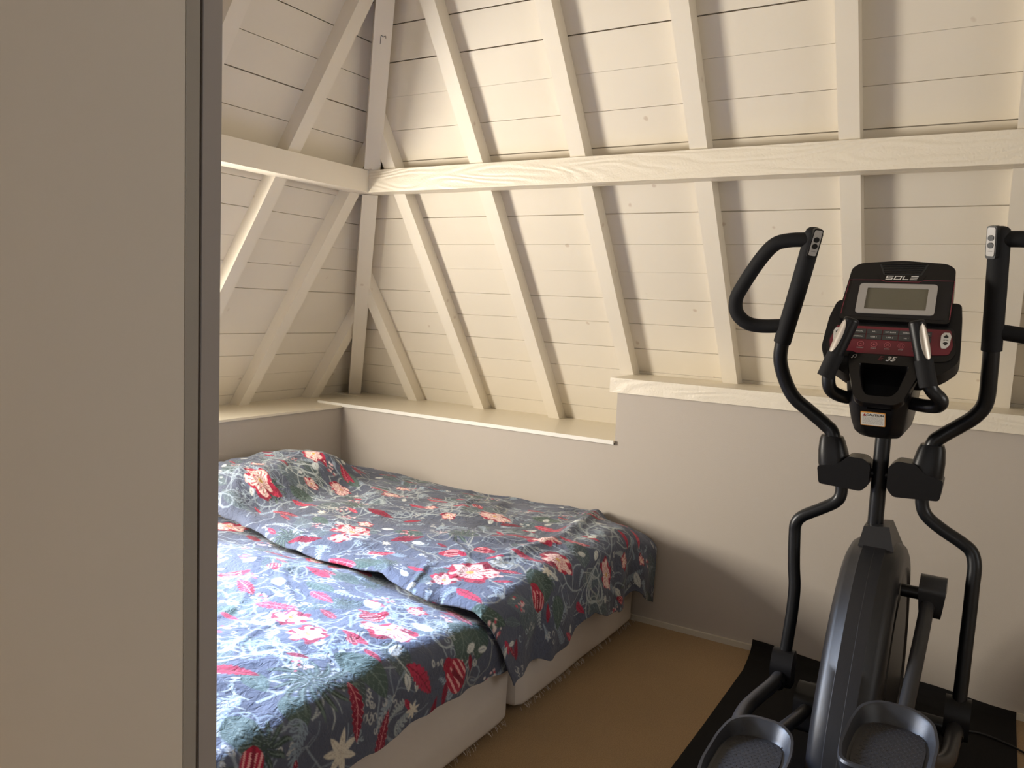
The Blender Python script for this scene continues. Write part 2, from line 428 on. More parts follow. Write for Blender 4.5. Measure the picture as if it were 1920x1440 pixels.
tag(o, 'long rough-sawn cream horizontal beam crossing the long roof slope', 'beam')
o = obj('purlin', box((0.468, RY, PZ0 + 0.001), (0.574, -0.345, PZ1 - 0.001), 0.004, 2), M['rafter'])
tag(o, 'shorter smooth cream horizontal beam on the left slope, beside the wardrobe', 'beam')

# ------------------------------------------------------------------ bed
def noise2(x, y, seed):
    """smooth gradient-free value noise on numpy arrays"""
    xi = np.floor(x).astype(np.int64); yi = np.floor(y).astype(np.int64)
    fx = x - xi; fy = y - yi
    fx = fx * fx * fx * (fx * (fx * 6 - 15) + 10); fy = fy * fy * fy * (fy * (fy * 6 - 15) + 10)
    def h(a, b):
        n = (a * 374761393 + b * 668265263 + seed * 1442695041) & 0x7fffffff
        n = ((n ^ (n >> 13)) * 1274126177) & 0x7fffffff
        return ((n ^ (n >> 16)) & 0xffff) / 65535.0 * 2 - 1
    a = h(xi, yi); b = h(xi + 1, yi); c = h(xi, yi + 1); d = h(xi + 1, yi + 1)
    return (a * (1 - fx) + b * fx) * (1 - fy) + (c * (1 - fx) + d * fx) * fy
def fbm(x, y, seed, o=3):
    s = 0; a = 1.0
    for i in range(o):
        s = s + a * noise2(x, y, seed + i * 17); x = x * 2.03 + 11.3; y = y * 2.03 + 5.7; a *= 0.5
    return s
def ridge(x, y, seed):
    q = np.clip(1 - np.abs(noise2(x, y, seed)) * 2.2, 0, 1); return q * q * (3 - 2 * q)
def sstep(a, b, x):
    t = np.clip((x - a) / (b - a), 0, 1); return t * t * (3 - 2 * t)

MOTIFS = {'F':[(1.16,-1.27,0.083),(1.85,-1.31,0.079),(1.81,-1.42,0.042),(1.54,-0.66,0.062),(1.9,-0.83,0.053),(2.03,-0.98,0.058),(2.2,-0.66,0.058),(1.63,-1.95,0.056),(1.78,-2.02,0.056),(1.92,-1.81,0.069),(1.87,-1.61,0.028),(2.17,-0.47,0.029),(1.19,-1.39,0.042),(1.37,-0.81,0.033),(1.23,-0.75,0.029),(0.01,-0.48,0.053),(0.4,-0.74,0.062),(0.64,-0.78,0.053),(0.91,-0.66,0.053),(0.84,-0.47,0.036),(-0.38,-0.49,0.049),(0.51,-1.26,0.076),(1.13,-1.14,0.033),(2.21,-0.28,0.027),(0.68,-0.83,0.027),(0.57,-0.94,0.031),(0.35,-1.14,0.036)],'B':[(1.18,-1.79,0.056),(1.8,-1.75,0.055),(1.67,-1.2,0.05),(1.38,-0.56,0.044),(2.12,-1.25,0.062),(2.17,-1.68,0.076),(1.23,-1.64,0.043),(1.77,-1.09,0.047),(2.02,-0.75,0.04),(2.09,-2.49,0.052),(-0.1,-0.73,0.044),(1.85,-1.59,0.032),(2.33,-0.54,0.031),(1.9,-1.95,0.028)],'R':[(0.76,-1.33,0.053),(0.72,-1.16,0.067),(1.08,-1.49,0.054),(1.36,-1.55,0.051),(1.32,-1.86,0.061),(1.42,-1.2,0.06),(1.43,-1.39,0.045),(1.09,-0.98,0.058),(1.57,-1.75,0.05),(1.95,-1.08,0.054),(1.81,-0.61,0.058),(1.79,-0.81,0.058),(1.52,-1.91,0.064),(1.89,-1.93,0.041),(1.96,-1.5,0.051),(2.12,-1.85,0.076),(1.79,-2.3,0.056),(2.11,-2.13,0.089),(1.16,-0.59,0.053),(1.6,-0.35,0.044),(2.22,-2.03,0.053),(0.18,-0.32,0.036),(0.51,-0.48,0.036),(0.45,-0.72,0.044),(0.55,-0.64,0.044),(1.15,-0.59,0.049),(0.7,-0.22,0.04),(0.79,-0.62,0.04),(0.93,-0.32,0.04),(1.15,-0.76,0.044),(0.93,0.02,0.033),(1.65,-0.68,0.04),(2.1,-0.29,0.04),(2.3,-0.91,0.036),(1.86,-2.13,0.026)],'P':[(1.98,-2.2,0.118),(0.99,-1.52,0.083),(1.57,-1.0,0.093),(0.88,-0.94,0.076),(1.86,-0.29,0.067),(1.55,-1.48,0.054),(0.56,-1.24,0.084),(0.55,-0.26,0.067),(1.19,-0.23,0.053),(-0.19,-0.3,0.067),(2.08,-1.15,0.044),(1.65,-1.74,0.046),(2.07,-2.44,0.073)],'L':[(2.01,-2.46,0.074),(1.5,-1.68,0.077),(0.64,-1.09,0.071),(1.73,-0.48,0.076),(1.38,-1.14,0.08),(2.08,-1.19,0.076),(1.88,-2.3,0.06),(2.02,-2.03,0.098),(2.08,-1.63,0.098),(1.46,-1.51,0.074),(0.59,-0.64,0.076),(0.77,-0.13,0.058),(0.96,-1.27,0.058),(1.43,-2.03,0.059),(2.07,-1.54,0.08),(2.21,-1.13,0.067),(2.04,-2.32,0.06)],'T':[(1.96,-1.7,0.044),(1.37,-1.75,0.048),(1.24,-1.33,0.042),(1.49,-1.21,0.034),(1.9,-1.2,0.04),(1.89,-0.48,0.036),(1.72,-1.68,0.039),(0.48,-0.81,0.04),(2.32,-0.32,0.04),(2.01,-1.89,0.031),(1.25,-1.12,0.031),(1.13,-1.67,0.035)],'E':[(1.68,-2.16,0.075),(1.92,-2.01,0.07),(1.92,-2.42,0.064),(1.79,-1.57,0.055),(1.22,-1.52,0.069),(1.6,-0.83,0.058),(0.95,-0.81,0.053),(2.01,-1.63,0.062),(2.19,-1.25,0.067),(2.13,-2.34,0.081)],'W':[(2.19,-2.2,0.08),(2.2,-1.89,0.04),(1.38,-1.3,0.029),(2.05,-1.11,0.031),(0.87,-1.18,0.031)]}

class Print:
    """a flowery cotton print laid out on the cloth's own (u, v) sheet"""
    def __init__(s, u0, u1, v0, v1, step, seed):
        s.u0, s.v0, s.st = u0, v0, step
        s.nu = int((u1 - u0) / step) + 1; s.nv = int((v1 - v0) / step) + 1
        s.U, s.V = np.meshgrid(u0 + np.arange(s.nu) * step, v0 + np.arange(s.nv) * step, indexing='ij')
        s.r = random.Random(seed)
        n = fbm(s.U * 3, s.V * 3, seed, 3)[..., None]
        s.c = np.array((0.092, 0.108, 0.160))[None, None] * (1 + 0.10 * n)
        s.c = s.c.astype(np.float32)
    def win(s, u, v, r):
        i0 = max(int((u - r - s.u0) / s.st), 0); i1 = min(int((u + r - s.u0) / s.st) + 2, s.nu)
        j0 = max(int((v - r - s.v0) / s.st), 0); j1 = min(int((v + r - s.v0) / s.st) + 2, s.nv)
        if i0 >= i1 or j0 >= j1: return None
        sl = (slice(i0, i1), slice(j0, j1))
        return sl, s.U[sl] - u, s.V[sl] - v
    def put(s, sl, m, col):
        m = np.clip(m, 0, 1)[..., None]
        s.c[sl] = s.c[sl] * (1 - m) + np.array(col, dtype=np.float32) * m
    def soft(s, d): return np.clip(0.5 - d / s.st, 0, 1)     # d<0 inside
    def line(s, pts, w, col, a=1.0):
        for (p, q) in zip(pts, pts[1:]):
            cu, cv = (p[0] + q[0]) / 2, (p[1] + q[1]) / 2
            L_ = math.hypot(q[0] - p[0], q[1] - p[1])
            k = s.win(cu, cv, L_ / 2 + w * 2 + s.st)
            if not k: continue
            sl, X, Y = k; X = X + cu; Y = Y + cv
            t = np.clip(((X - p[0]) * (q[0] - p[0]) + (Y - p[1]) * (q[1] - p[1])) / (L_ * L_ + 1e-9), 0, 1)
            d = np.hypot(X - p[0] - t * (q[0] - p[0]), Y - p[1] - t * (q[1] - p[1]))
            s.put(sl, s.soft(d - w) * a, col)
    def vine(s, u, v, a, n=14, w=0.0035, col=(0.36, 0.42, 0.46), depth=0):
        pts = [(u, v)]; k = s.r.uniform(-0.35, 0.35)
        for i in range(n):
            k = k * 0.85 + s.r.uniform(-0.3, 0.3); a += k
            u += math.cos(a) * 0.022; v += math.sin(a) * 0.022; pts.append((u, v))
            if depth < 2 and s.r.random() < 0.22: s.vine(u, v, a + s.r.choice((-1, 1)) * s.r.uniform(0.6, 1.2), n // 2, w * 0.65, col, depth + 1)
        s.line(pts, w, col, 0.85)
    def leafshape(s, u, v, r, a, asp=0.42, wav=0.0):
        k = s.win(u, v, r * 1.1)
        if not k: return None
        sl, X, Y = k
        x = (X * math.cos(a) + Y * math.sin(a)) / r; y = (-X * math.sin(a) + Y * math.cos(a)) / r
        w = asp * np.clip(1 - x * x, 0, 1) ** 0.8 * (1 - 0.25 * x) * (1 + wav * np.sin(x * 26))
        return sl, x, y, (np.abs(y) - w) * r, w
    def leaf(s, u, v, r, a, col, vein, asp=0.42, wav=0.0, outline=None):
        k = s.leafshape(u, v, r, a, asp, wav)
        if not k: return
        sl, x, y, d, w = k
        m = s.soft(d) * (np.abs(x) < 1)
        s.put(sl, m, col)
        vn = (np.abs(y) < 0.025) | (np.abs(np.sin((x - np.abs(y) * 0.9) * 13)) < 0.16)
        s.put(sl, m * vn * 0.7, vein)
        if outline is not None: s.put(sl, m * (np.abs(d) < s.st * 1.1) * 0.85, outline)
    def palm(s, u, v, r, dark=(0.035, 0.058, 0.050), light=(0.16, 0.22, 0.20)):
        k = s.win(u, v, r * 1.15)
        if not k: return
        sl, X, Y = k; rr = np.hypot(X, Y) / r; th = np.arctan2(Y, X) + s.r.uniform(0, 6)
        n = s.r.choice((11, 13)); ph = s.r.uniform(0, 6)
        th2 = th + 0.25 * np.sin(rr * 3 + ph)
        saw = np.abs(((th2 * n / (2 * PI)) % 1) - 0.5) * 2           # 0 mid blade, 1 between
        lim = 0.98 + 0.12 * np.sin(th2 * 3 + ph)
        d = saw - np.clip(1.12 - 0.95 * (rr / lim) ** 2, -1, 1.0)
        m = np.clip(-d * 5, 0, 1) * (rr < 1.14)
        s.put(sl, m * 0.92, dark)
        s.put(sl, m * (saw < 0.16) * (rr > 0.12) * 0.75, light)
        s.put(sl, m * ((saw > 0.45) & (saw < 0.55)) * (rr > 0.35) * 0.45, (0.09, 0.13, 0.13))
    def flower(s, u, v, r):
        k = s.win(u, v, r * 1.3)
        if not k: return
        sl, X, Y = k; X = X * s.r.uniform(0.85, 1.0); Y = Y * s.r.uniform(0.95, 1.2)
        rr = np.hypot(X, Y) / r; ph = s.r.uniform(0, 6); th = np.arctan2(Y, X) + ph
        n = s.r.choice((5, 5, 6)); sd = s.r.randint(0, 9999)
        wob = noise2(X / r * 3 + 9, Y / r * 3 + 9, sd)
        lob = 0.74 + 0.24 * np.abs(np.cos(th * n / 2)) ** 0.7 + 0.16 * wob
        s.put(sl, s.soft((rr - lob) * r), (0.42, 0.016, 0.055))
        s.put(sl, s.soft((rr - lob) * r) * (wob > 0.35), (0.22, 0.008, 0.035))
        w2 = noise2(X / r * 4 + 3, Y / r * 4 + 3, sd + 5)
        l2 = 0.56 + 0.26 * np.abs(np.cos(th * n / 2 + 0.25)) + 0.34 * w2
        s.put(sl, s.soft((rr - l2) * r), (0.80, 0.44, 0.42))
        s.put(sl, s.soft((rr - l2 * 0.86) * r) * (w2 > -0.5), (0.90, 0.70, 0.64))
        st_ = (np.sin(th * n * 4 + w2 * 3) > 0.55) & (rr < 0.55 + 0.3 * w2) & (rr > 0.16)
        s.put(sl, st_ * 0.9, (0.46, 0.02, 0.07))
        s.put(sl, s.soft((rr - 0.13) * r), (0.75, 0.42, 0.12))
    def bud(s, u, v, r, a=None):
        a = s.r.uniform(0, 6.28) if a is None else a
        k = s.leafshape(u, v, r, a, 0.62)
        if not k: return
        sl, x, y, d, w = k; m = s.soft(d) * (np.abs(x) < 1)
        s.put(sl, m, (0.40, 0.015, 0.05))
        s.put(sl, m * (np.sin(y * 22 + x * 3) > 0.35) * (np.abs(x + 0.1) < 0.62), (0.78, 0.38, 0.38))
        s.put(sl, m * (np.abs(y) < 0.10) * (x < 0.3), (0.22, 0.008, 0.03))
        k = s.win(u + math.cos(a) * r * .8, v + math.sin(a) * r * .8, r * .5)
        if k: s.put(k[0], s.soft(np.hypot(k[1], k[2]) - r * 0.28), (0.36, 0.012, 0.045))
    def spear(s, u, v, r, a=None):
        a = s.r.choice((0.2, 2.9, -0.4, 0.6)) + s.r.uniform(-.3, .3) if a is None else a
        col = s.r.choice(((0.36, 0.012, 0.05), (0.24, 0.010, 0.04), (0.46, 0.03, 0.08)))
        s.leaf(u, v, r * 1.25, a, col, (0.72, 0.30, 0.32) if s.r.random() < .5 else (0.14, 0.004, 0.02), 0.30, 0.12)
    def fern(s, u, v, r, a=None):
        a = s.r.uniform(0, 6.28) if a is None else a
        col = s.r.choice(((0.34, 0.42, 0.50), (0.26, 0.34, 0.42), (0.42, 0.48, 0.50)))
        n = 9; px, py = u - math.cos(a) * r, v - math.sin(a) * r; pts = []
        for i in range(n):
            t = i / (n - 1); aa = a + 0.9 * (t - 0.5)
            px += math.cos(aa) * 2 * r / n; py += math.sin(aa) * 2 * r / n; pts.append((px, py))
            L_ = r * 0.42 * (1 - 0.7 * t)
            for sg in (1, -1):
                b = aa + sg * 0.9
                s.leaf(px + math.cos(b) * L_ * 0.6, py + math.sin(b) * L_ * 0.6, L_ * 0.55, b, (0.13, 0.16, 0.22), col, 0.38, 0, col)
        s.line(pts, 0.0018, col)
    def daisy(s, u, v, r):
        for i in range(7):
            b = i * 0.9 + s.r.uniform(0, .2)
            s.leaf(u + math.cos(b) * r * .5, v + math.sin(b) * r * .5, r * .5, b, (0.72, 0.68, 0.58), (0.5, 0.45, 0.38), 0.34)
    def dots(s, u, v, r, n=16):
        for i in range(n):
            b = s.r.uniform(0, 6.28); q = r * math.sqrt(s.r.random()); k = s.win(u + math.cos(b) * q, v + math.sin(b) * q, 0.012)
            if k: s.put(k[0], s.soft(np.hypot(k[1], k[2]) - s.r.uniform(0.004, 0.007)), s.r.choice(((0.72, 0.50, 0.52), (0.5, 0.08, 0.12), (0.66, 0.6, 0.58))))
    def scribble(s, u, v, r):
        """loose bell-shaped outlines"""
        col = s.r.choice(((0.50, 0.52, 0.52), (0.34, 0.42, 0.48)))
        for i in range(5):
            cu, cv = u + s.r.uniform(-r, r), v + s.r.uniform(-r, r); q = r * s.r.uniform(.2, .4); a0 = s.r.uniform(0, 6)
            s.line([(cu + q * math.cos(a0 + t * .6), cv + q * math.sin(a0 + t * .6) * .7) for t in range(9)], 0.0016, col)
    def paint(s):
        rd = s.r; u0, v0 = s.u0, s.v0; u1 = u0 + s.nu * s.st; v1 = v0 + s.nv * s.st
        area_ = (u1 - u0) * (v1 - v0)
        P_ = lambda: (rd.uniform(u0, u1), rd.uniform(v0, v1))
        for i in range(int(area_ * 28)): s.fern(*P_(), rd.uniform(0.03, 0.07))
        for i in range(int(area_ * 16)):
            g = rd.random(); s.leaf(*P_(), rd.uniform(0.05, 0.10), rd.uniform(0, 6.28), (0.055 + .06 * g, 0.080 + .07 * g, 0.085 + .10 * g), (0.20, 0.26, 0.28), rd.uniform(.4, .7))
        for i in range(int(area_ * 30)): s.vine(*P_(), rd.uniform(0, 6.28), n=rd.randint(9, 18), w=rd.uniform(0.0025, 0.0048), col=rd.choice(((0.36, 0.42, 0.46), (0.44, 0.49, 0.50), (0.28, 0.34, 0.40), (0.34, 0.36, 0.34))))
        for i in range(int(area_ * 44)): s.scribble(*P_(), rd.uniform(0.02, 0.04))
        for u, v, r in MOTIFS['L']:
            g = rd.random(); s.leaf(u, v, r, rd.uniform(-.5, .5), (0.050 + .03 * g, 0.085 + .04 * g, 0.070 + .05 * g), (0.17, 0.23, 0.21), rd.uniform(.42, .75))
        for u, v, r in MOTIFS['E']: s.fern(u, v, r)
        for u, v, r in MOTIFS['P']: s.palm(u, v, r)
        for i in range(int(area_ * 14)): s.spear(*P_(), rd.uniform(0.025, 0.04))
        for i in range(int(area_ * 9)): s.dots(*P_(), 0.035)
        for u, v, r in MOTIFS['T']: s.leaf(u, v, r, rd.uniform(0, 6.28), (0.62, 0.66, 0.66), (0.16, 0.20, 0.26), .5, .1)
        for i in range(int(area_ * 14)): s.leaf(*P_(), rd.uniform(0.018, 0.03), rd.uniform(0, 6.28), (0.62, 0.64, 0.62), (0.16, 0.20, 0.26), .5, .1)
        for u, v, r in MOTIFS['W']: s.daisy(u, v, r * .8)
        for u, v, r in MOTIFS['R']: s.spear(u, v, min(r * 1.1, .062))
        for u, v, r in MOTIFS['B']: s.bud(u, v, r)
        for u, v, r in MOTIFS['F']: s.flower(u, v, r * 1.2)
        return s.c

def cloth_mat():
    m = bpy.data.materials.new('flowery cotton'); m.use_nodes = True
    nt = m.node_tree; N = nt.nodes; L = nt.links; b = N['Principled BSDF']
    a = N.new('ShaderNodeAttribute'); a.attribute_name = 'print'; L.new(a.outputs['Color'], b.inputs['Base Color'])
    b.inputs['Roughness'].default_value = 0.8; b.inputs['Sheen Weight'].default_value = 0.12; b.inputs['Specular IOR Level'].default_value = 0.3
    tc = N.new('ShaderNodeTexCoord')
    n = N.new('ShaderNodeTexNoise'); n.inputs['Scale'].default_value = 38; n.inputs['Detail'].default_value = 4; n.inputs['Distortion'].default_value = 1.2
    L.new(tc.outputs['Object'], n.inputs['Vector'])
    bp = N.new('ShaderNodeBump'); bp.inputs['Strength'].default_value = 0.8; bp.inputs['Distance'].default_value = 0.008
    L.new(n.outputs['Fac'], bp.inputs['Height']); L.new(bp.outputs[0], b.inputs['Normal'])
    return m
M['cloth'] = cloth_mat()
STEP = 0.0032

def duvet(name, shape, u1, v0, v1, seed):
    pr = Print(0.02, u1, v0, v1, STEP, seed)
    X, Y, Z = shape(pr.U, pr.V)
    col = pr.paint()
    nu, nv = pr.nu, pr.nv
    co = np.stack([X, Y, Z], -1).reshape(-1, 3).astype(np.float32)
    idx = np.arange(nu * nv).reshape(nu, nv)
    # lower skin for real thickness, a coarser copy of the same cloth pushed down
    q = 8
    iu = list(range(0, nu, q)) + ([nu - 1] if (nu - 1) % q else []); iv = list(range(0, nv, q)) + ([nv - 1] if (nv - 1) % q else [])
    gu = np.gradient(co.reshape(nu, nv, 3), axis=0); gv = np.gradient(co.reshape(nu, nv, 3), axis=1)
    nr = np.cross(gu, gv); nr /= np.linalg.norm(nr, axis=-1, keepdims=True) + 1e-9
    faces = np.stack([idx[:-1, :-1], idx[1:, :-1], idx[1:, 1:], idx[:-1, 1:]], -1).reshape(-1, 4)
    edge = np.ones((nu, nv)); 
    for k_ in range(6):
        f = math.sin((k_ + 0.5) / 6 * PI / 2)
        edge[k_, :] = np.minimum(edge[k_, :], f); edge[-1 - k_, :] = np.minimum(edge[-1 - k_, :], f)
        edge[:, k_] = np.minimum(edge[:, k_], f); edge[:, -1 - k_] = np.minimum(edge[:, -1 - k_], f)
    co2 = (co.reshape(nu, nv, 3) - nr * (0.003 + 0.012 * edge)[..., None])[np.ix_(iu, iv)].reshape(-1, 3)
    base = nu * nv; mu, mv = len(iu), len(iv)
    id2 = base + np.arange(mu * mv).reshape(mu, mv)
    f2 = np.stack([id2[:-1, :-1], id2[:-1, 1:], id2[1:, 1:], id2[1:, :-1]], -1).reshape(-1, 4)
    # rim: n-gons joining the fine border to the coarse one
    rims = []
    def rim(fine, coarse, keys, flip):
        for a_, (k0, k1) in enumerate(zip(keys, keys[1:])):
            f = list(fine[k0:k1 + 1]) + [coarse[a_ + 1], coarse[a_]]
            rims.append(f[::-1] if flip else f)
    rim(idx[0, :], id2[0, :], iv, False); rim(idx[-1, :], id2[-1, :], iv, True)
    rim(idx[:, 0], id2[:, 0], iu, True); rim(idx[:, -1], id2[:, -1], iu, False)
    allco = np.concatenate([co, co2.astype(np.float32)])
    me = bpy.data.meshes.new(name)
    me.vertices.add(len(allco)); me.vertices.foreach_set('co', allco.ravel())
    quads = np.concatenate([faces, f2])
    loops = np.concatenate([quads.ravel()] + [np.array(r_) for r_ in rims]).astype(np.int32)
    tot = np.concatenate([np.full(len(quads), 4), np.array([len(r_) for r_ in rims])]).astype(np.int32)
    start = np.concatenate([[0], np.cumsum(tot)[:-1]]).astype(np.int32)
    me.loops.add(len(loops)); me.loops.foreach_set('vertex_index', loops)
    me.polygons.add(len(tot)); me.polygons.foreach_set('loop_start', start); me.polygons.foreach_set('loop_total', tot)
    me.polygons.foreach_set('use_smooth', np.ones(len(tot), dtype=bool))
    me.update(); me.validate()
    ca = me.color_attributes.new('print', 'FLOAT_COLOR', 'POINT')
    cc = np.ones((len(allco), 4), np.float32); cc[:base, :3] = col.reshape(-1, 3)
    cc[base:, :3] = col[np.ix_(iu, iv)].reshape(-1, 3)
    ca.data.foreach_set('color', cc.ravel())
    return link(name, me, M['cloth'])

UF = 2.0       # where the cloth starts to turn over the foot of the bed
def wrinkles(U, V, seed, amp=1.0):
    wu = U + 0.10 * fbm(U * 2, V * 2, seed + 3, 2); wv = V + 0.10 * fbm(U * 2, V * 2, seed + 8, 2)
    z = 0.016 * fbm(wu * 2.2, wv * 3.2, seed, 3)
    rr = wu * 0.93 + wv * 0.36; cc = -wu * 0.36 + wv * 0.93
    z = z + 0.009 * ridge(rr * 1.2, cc * 4.5, seed + 21)
    rr = wu * 0.6 - wv * 0.8; cc = wu * 0.8 + wv * 0.6
    z = z + 0.006 * ridge(rr * 1.6, cc * 5.0, seed + 35)
    z = z + 0.0018 * ridge(wu * 9, wv * 13, seed + 44) * (0.5 + 0.5 * noise2(wu * 3, wv * 3, seed + 50))
    z = z + 0.0013 * fbm(wu * 26, wv * 26, seed + 60, 2)
    return z * amp

def drape(U, ztop, xoff, seed, V, hemz, wav):
    """top plane, rounded turn, then hanging foot side; returns x, z"""
    r = 0.075
    a = np.clip((U - UF) / r, 0, PI / 2)
    dn = np.clip(U - UF - r * PI / 2, 0, None)
    fold = wav * (np.sin(V * 17 + 2.2 * noise2(V * 4, V * 0 + 1.5, seed)) * 0.6 + noise2(V * 9, U * 2, seed + 2))
    x = np.where(U < UF, U, UF + r * np.sin(a)) + xoff * sstep(UF - .1, UF + .12, U) + fold * sstep(0, 0.16, dn)
    z = ztop - r * (1 - np.cos(a)) - dn
    return x, z

def near_shape(U, V):
    edge = sstep(-2.80, -2.45, V)
    ztop = 0.512 + 0.020 * np.sin(np.clip((V + 2.7) / 1.5, 0, 1) * PI) + wrinkles(U, V, 5)
    ztop = ztop - 0.034 * sstep(-1.62, -1.42, V) - 0.05 * (1 - edge)
    ztop = ztop - 0.020 * sstep(1.75, 2.0, U)
    hem = 2.255 + 0.018 * noise2(V * 5, V * 0, 9) + 0.006 * noise2(V * 12, V * 0, 19) - 0.05 * sstep(-2.0, -2.5, V) * 0
    Uc = UF + (U - UF) * 1.0
    Uc = np.where(U > UF, UF + (U - UF) * (hem - UF) / 0.25, U)
    x, z = drape(Uc, ztop, 0.012, 5, V, 0, 0.010)
    return x, V + 0.01 * noise2(U * 3, V * 3, 77), z

def far_shape(U, V):
    # s: 0 at the near edge, 1 at the wall; the near edge swings out along the bed and back in at the foot
    v0 = -1.56; s = (V - v0) / (-0.045 - v0)
    e = -1.27 - 0.125 * U + 0.020 * noise2(U * 4, U * 0, 4) + 0.012 * noise2(U * 11, U * 0, 6)
    e = np.where(U > 2.05, e + 0.62 * (U - 2.05) ** 1.0 * (U > 2.05), e)
    Y = e + s * (-0.045 - e)
    base = 0.526 + 0.034 * np.sin(np.clip(s, 0, 1) * PI) ** 0.5
    base = base - 0.02 * sstep(0.8, 1.0, s)
    pil = np.exp(-((U - 0.30) / 0.27) ** 4) * np.exp(-((Y + 0.86) / 0.50) ** 4)
    z0 = base + 0.175 * pil * (0.85 + 0.15 * noise2(U * 5, Y * 4, 31)) + wrinkles(U, Y, 41, 1.05)
    # the far corner at the foot is tucked lower against the wall
    z0 = z0 - 0.035 * sstep(1.7, 2.05, U) * sstep(0.75, 1.0, s)
    # rolled near edge lying on the other duvet
    roll = np.clip(1 - s / 0.035, 0, 1)
    z0 = z0 - 0.014 * roll ** 3
    # long soft fold running across near the foot
    z0 = z0 + 0.020 * np.exp(-((U - 1.78 - 0.14 * np.sin(s * 3)) / 0.035) ** 2) * sstep(0.1, .35, s)
    hem = 2.37 + 0.035 * noise2(Y * 4, Y * 0, 12) + 0.008 * noise2(Y * 11, Y * 0, 22) - 0.05 * sstep(0.3, 0.0, s) * 0
    Uc = np.where(U > UF, UF + (U - UF) * (hem - UF) / 0.38, U)
    x, z = drape(Uc, z0, 0.030 + 0.02 * sstep(0.4, 1, s), 41, Y, 0, 0.022)
    return x, Y, z

d1 = duvet('duvet', near_shape, 2.25, -2.80, -1.18, 11)
tag(d1, 'flowery blue duvet on the near bed, its top edge tucked under the other duvet', 'duvet', 'flowery duvets')
d2 = duvet('duvet', far_shape, 2.38, -1.56, -0.045, 23)
tag(d2, 'flowery blue duvet on the bed by the wall, hanging lower over the foot end', 'duvet', 'flowery duvets')

def soft_box(name, lo, hi, r, seed, amp, matl):
    """cloth covered box with slightly wavy sides"""
    bm = bmesh.new(); add_box(bm, lo, hi)
    bmesh.ops.subdivide_edges(bm, edges=bm.edges, cuts=14, use_grid_fill=True)
    c = [(a + b) / 2 for a, b in zip(lo, hi)]
    for v in bm.verts:
        for i in range(3):
            if abs(v.co[i] - lo[i]) < 1e-5 or abs(v.co[i] - hi[i]) < 1e-5:
                j, k_ = [q for q in range(3) if q != i]
                w = float(noise2(np.array([v.co[j] * 5.0 + 3]), np.array([v.co[k_] * 11.0]), seed + i)[0])
                edge_ = min(abs(v.co[j] - lo[j]), abs(v.co[j] - hi[j]), abs(v.co[k_] - lo[k_]), abs(v.co[k_] - hi[k_]))
                v.co[i] += w * amp - (0.5 * r if edge_ < 1e-5 else 0) * (1 if v.co[i] > c[i] else -1)
    o = obj(name, bm, matl, None, smooth=True)
    o.modifiers.new('sub', 'SUBSURF').levels = 1; o.modifiers['sub'].render_levels = 1
    return o
for (y0, y1, lab) in ((-1.160, -0.03, 'by the wall, under the lower hanging duvet'), (-2.62, -1.195, 'of the near bed, at the bottom of the picture')):
    k_ = 'near' if y0 < -2 else 'far'
    o = soft_box('mattress', (0.03, y0, 0.292), (2.035, y1, 0.458), 0.014, 3 if k_ == 'far' else 8, 0.005, M['sheet'])
    tag(o, 'white covered mattress ' + lab, 'mattress', 'white mattresses')
    t = thing('bed_base', 'white bed base with frayed hem ' + lab, 'bed base', (1.0, (y0 + y1) / 2, 0), 'white bed bases')
    b = soft_box('base_box', (0.03, y0, 0.018), (2.026, y1, 0.281), 0.012, 13 if k_ == 'far' else 18, 0.006, M['sheet'])
    b.parent = t; b.matrix_parent_inverse = Matrix.Translation((-1.0, -(y0 + y1) / 2, 0))
    for (cx, cyy) in ((0.2, y0 + .15), (1.9, y0 + .15), (0.2, y1 - .15), (1.9, y1 - .15)):
        f = obj('foot', tube([(cx, cyy, 0.0), (cx, cyy, 0.028)], 0.025, seg=14), M['black'], t); f.matrix_parent_inverse = Matrix.Translation((-1.0, -(y0 + y1) / 2, 0))
    # frayed threads along the hem
    bm = bmesh.new(); rr = random.Random(5 + len(k_))
    for i in range(90):
        y = rr.uniform(y0 + .01, y1 - .01); L_ = rr.uniform(0.003, 0.016) * rr.choice((.6, 1, 1.3)); dx = rr.uniform(0.0, 0.012); dy = rr.uniform(-.01, .01)
        add_tube(bm, [(2.021, y, 0.024), (2.026 + dx * .6, y + dy * .5, 0.020 - L_ * .4), (2.027 + dx, y + dy, max(0.020 - L_, 0.002))], 0.0006, seg=4, n=2)
    f = obj('frayed_hem', bm, M['sheet'], t); f.matrix_parent_inverse = Matrix.Translation((-1.0, -(y0 + y1) / 2, 0))
    tag(f, kind='stuff')

# ------------------------------------------------------------------ wardrobe sliding doors in the foreground
t = thing('wardrobe', 'tall taupe wardrobe edge with dark gap, close to the camera on the left', 'wardrobe', (1.9, -2.99, 0))
def wp(name, lo, hi, m, bv=0.0015):
    o = obj(name, box(lo, hi, bv, 2), m, t); o.matrix_parent_inverse = Matrix.Translation((-1.9, 2.99, 0)); return o
wp('door', (1.37, -3.030, 0.02), (2.5755, -3.010, 2.62), M['greydoor'])
wp('door_edge_strip', (2.5765, -3.029, 0.02), (2.5775, -3.010, 2.62), M['doorlip'], 0.0003)
wp('side_panel', (1.37, -3.005, 0.0), (2.5775, -2.977, 2.64), M['doorlip2'])
wp('gap_shade', (1.39, -3.010, 0.03), (2.5690, -3.005, 2.60), M['inkblk'], 0.0)  # black strip filling the open gap, stands in for its shade
wp('top_panel', (1.37, -3.04, 2.62), (2.58, -2.97, 2.645), M['greydoor'])

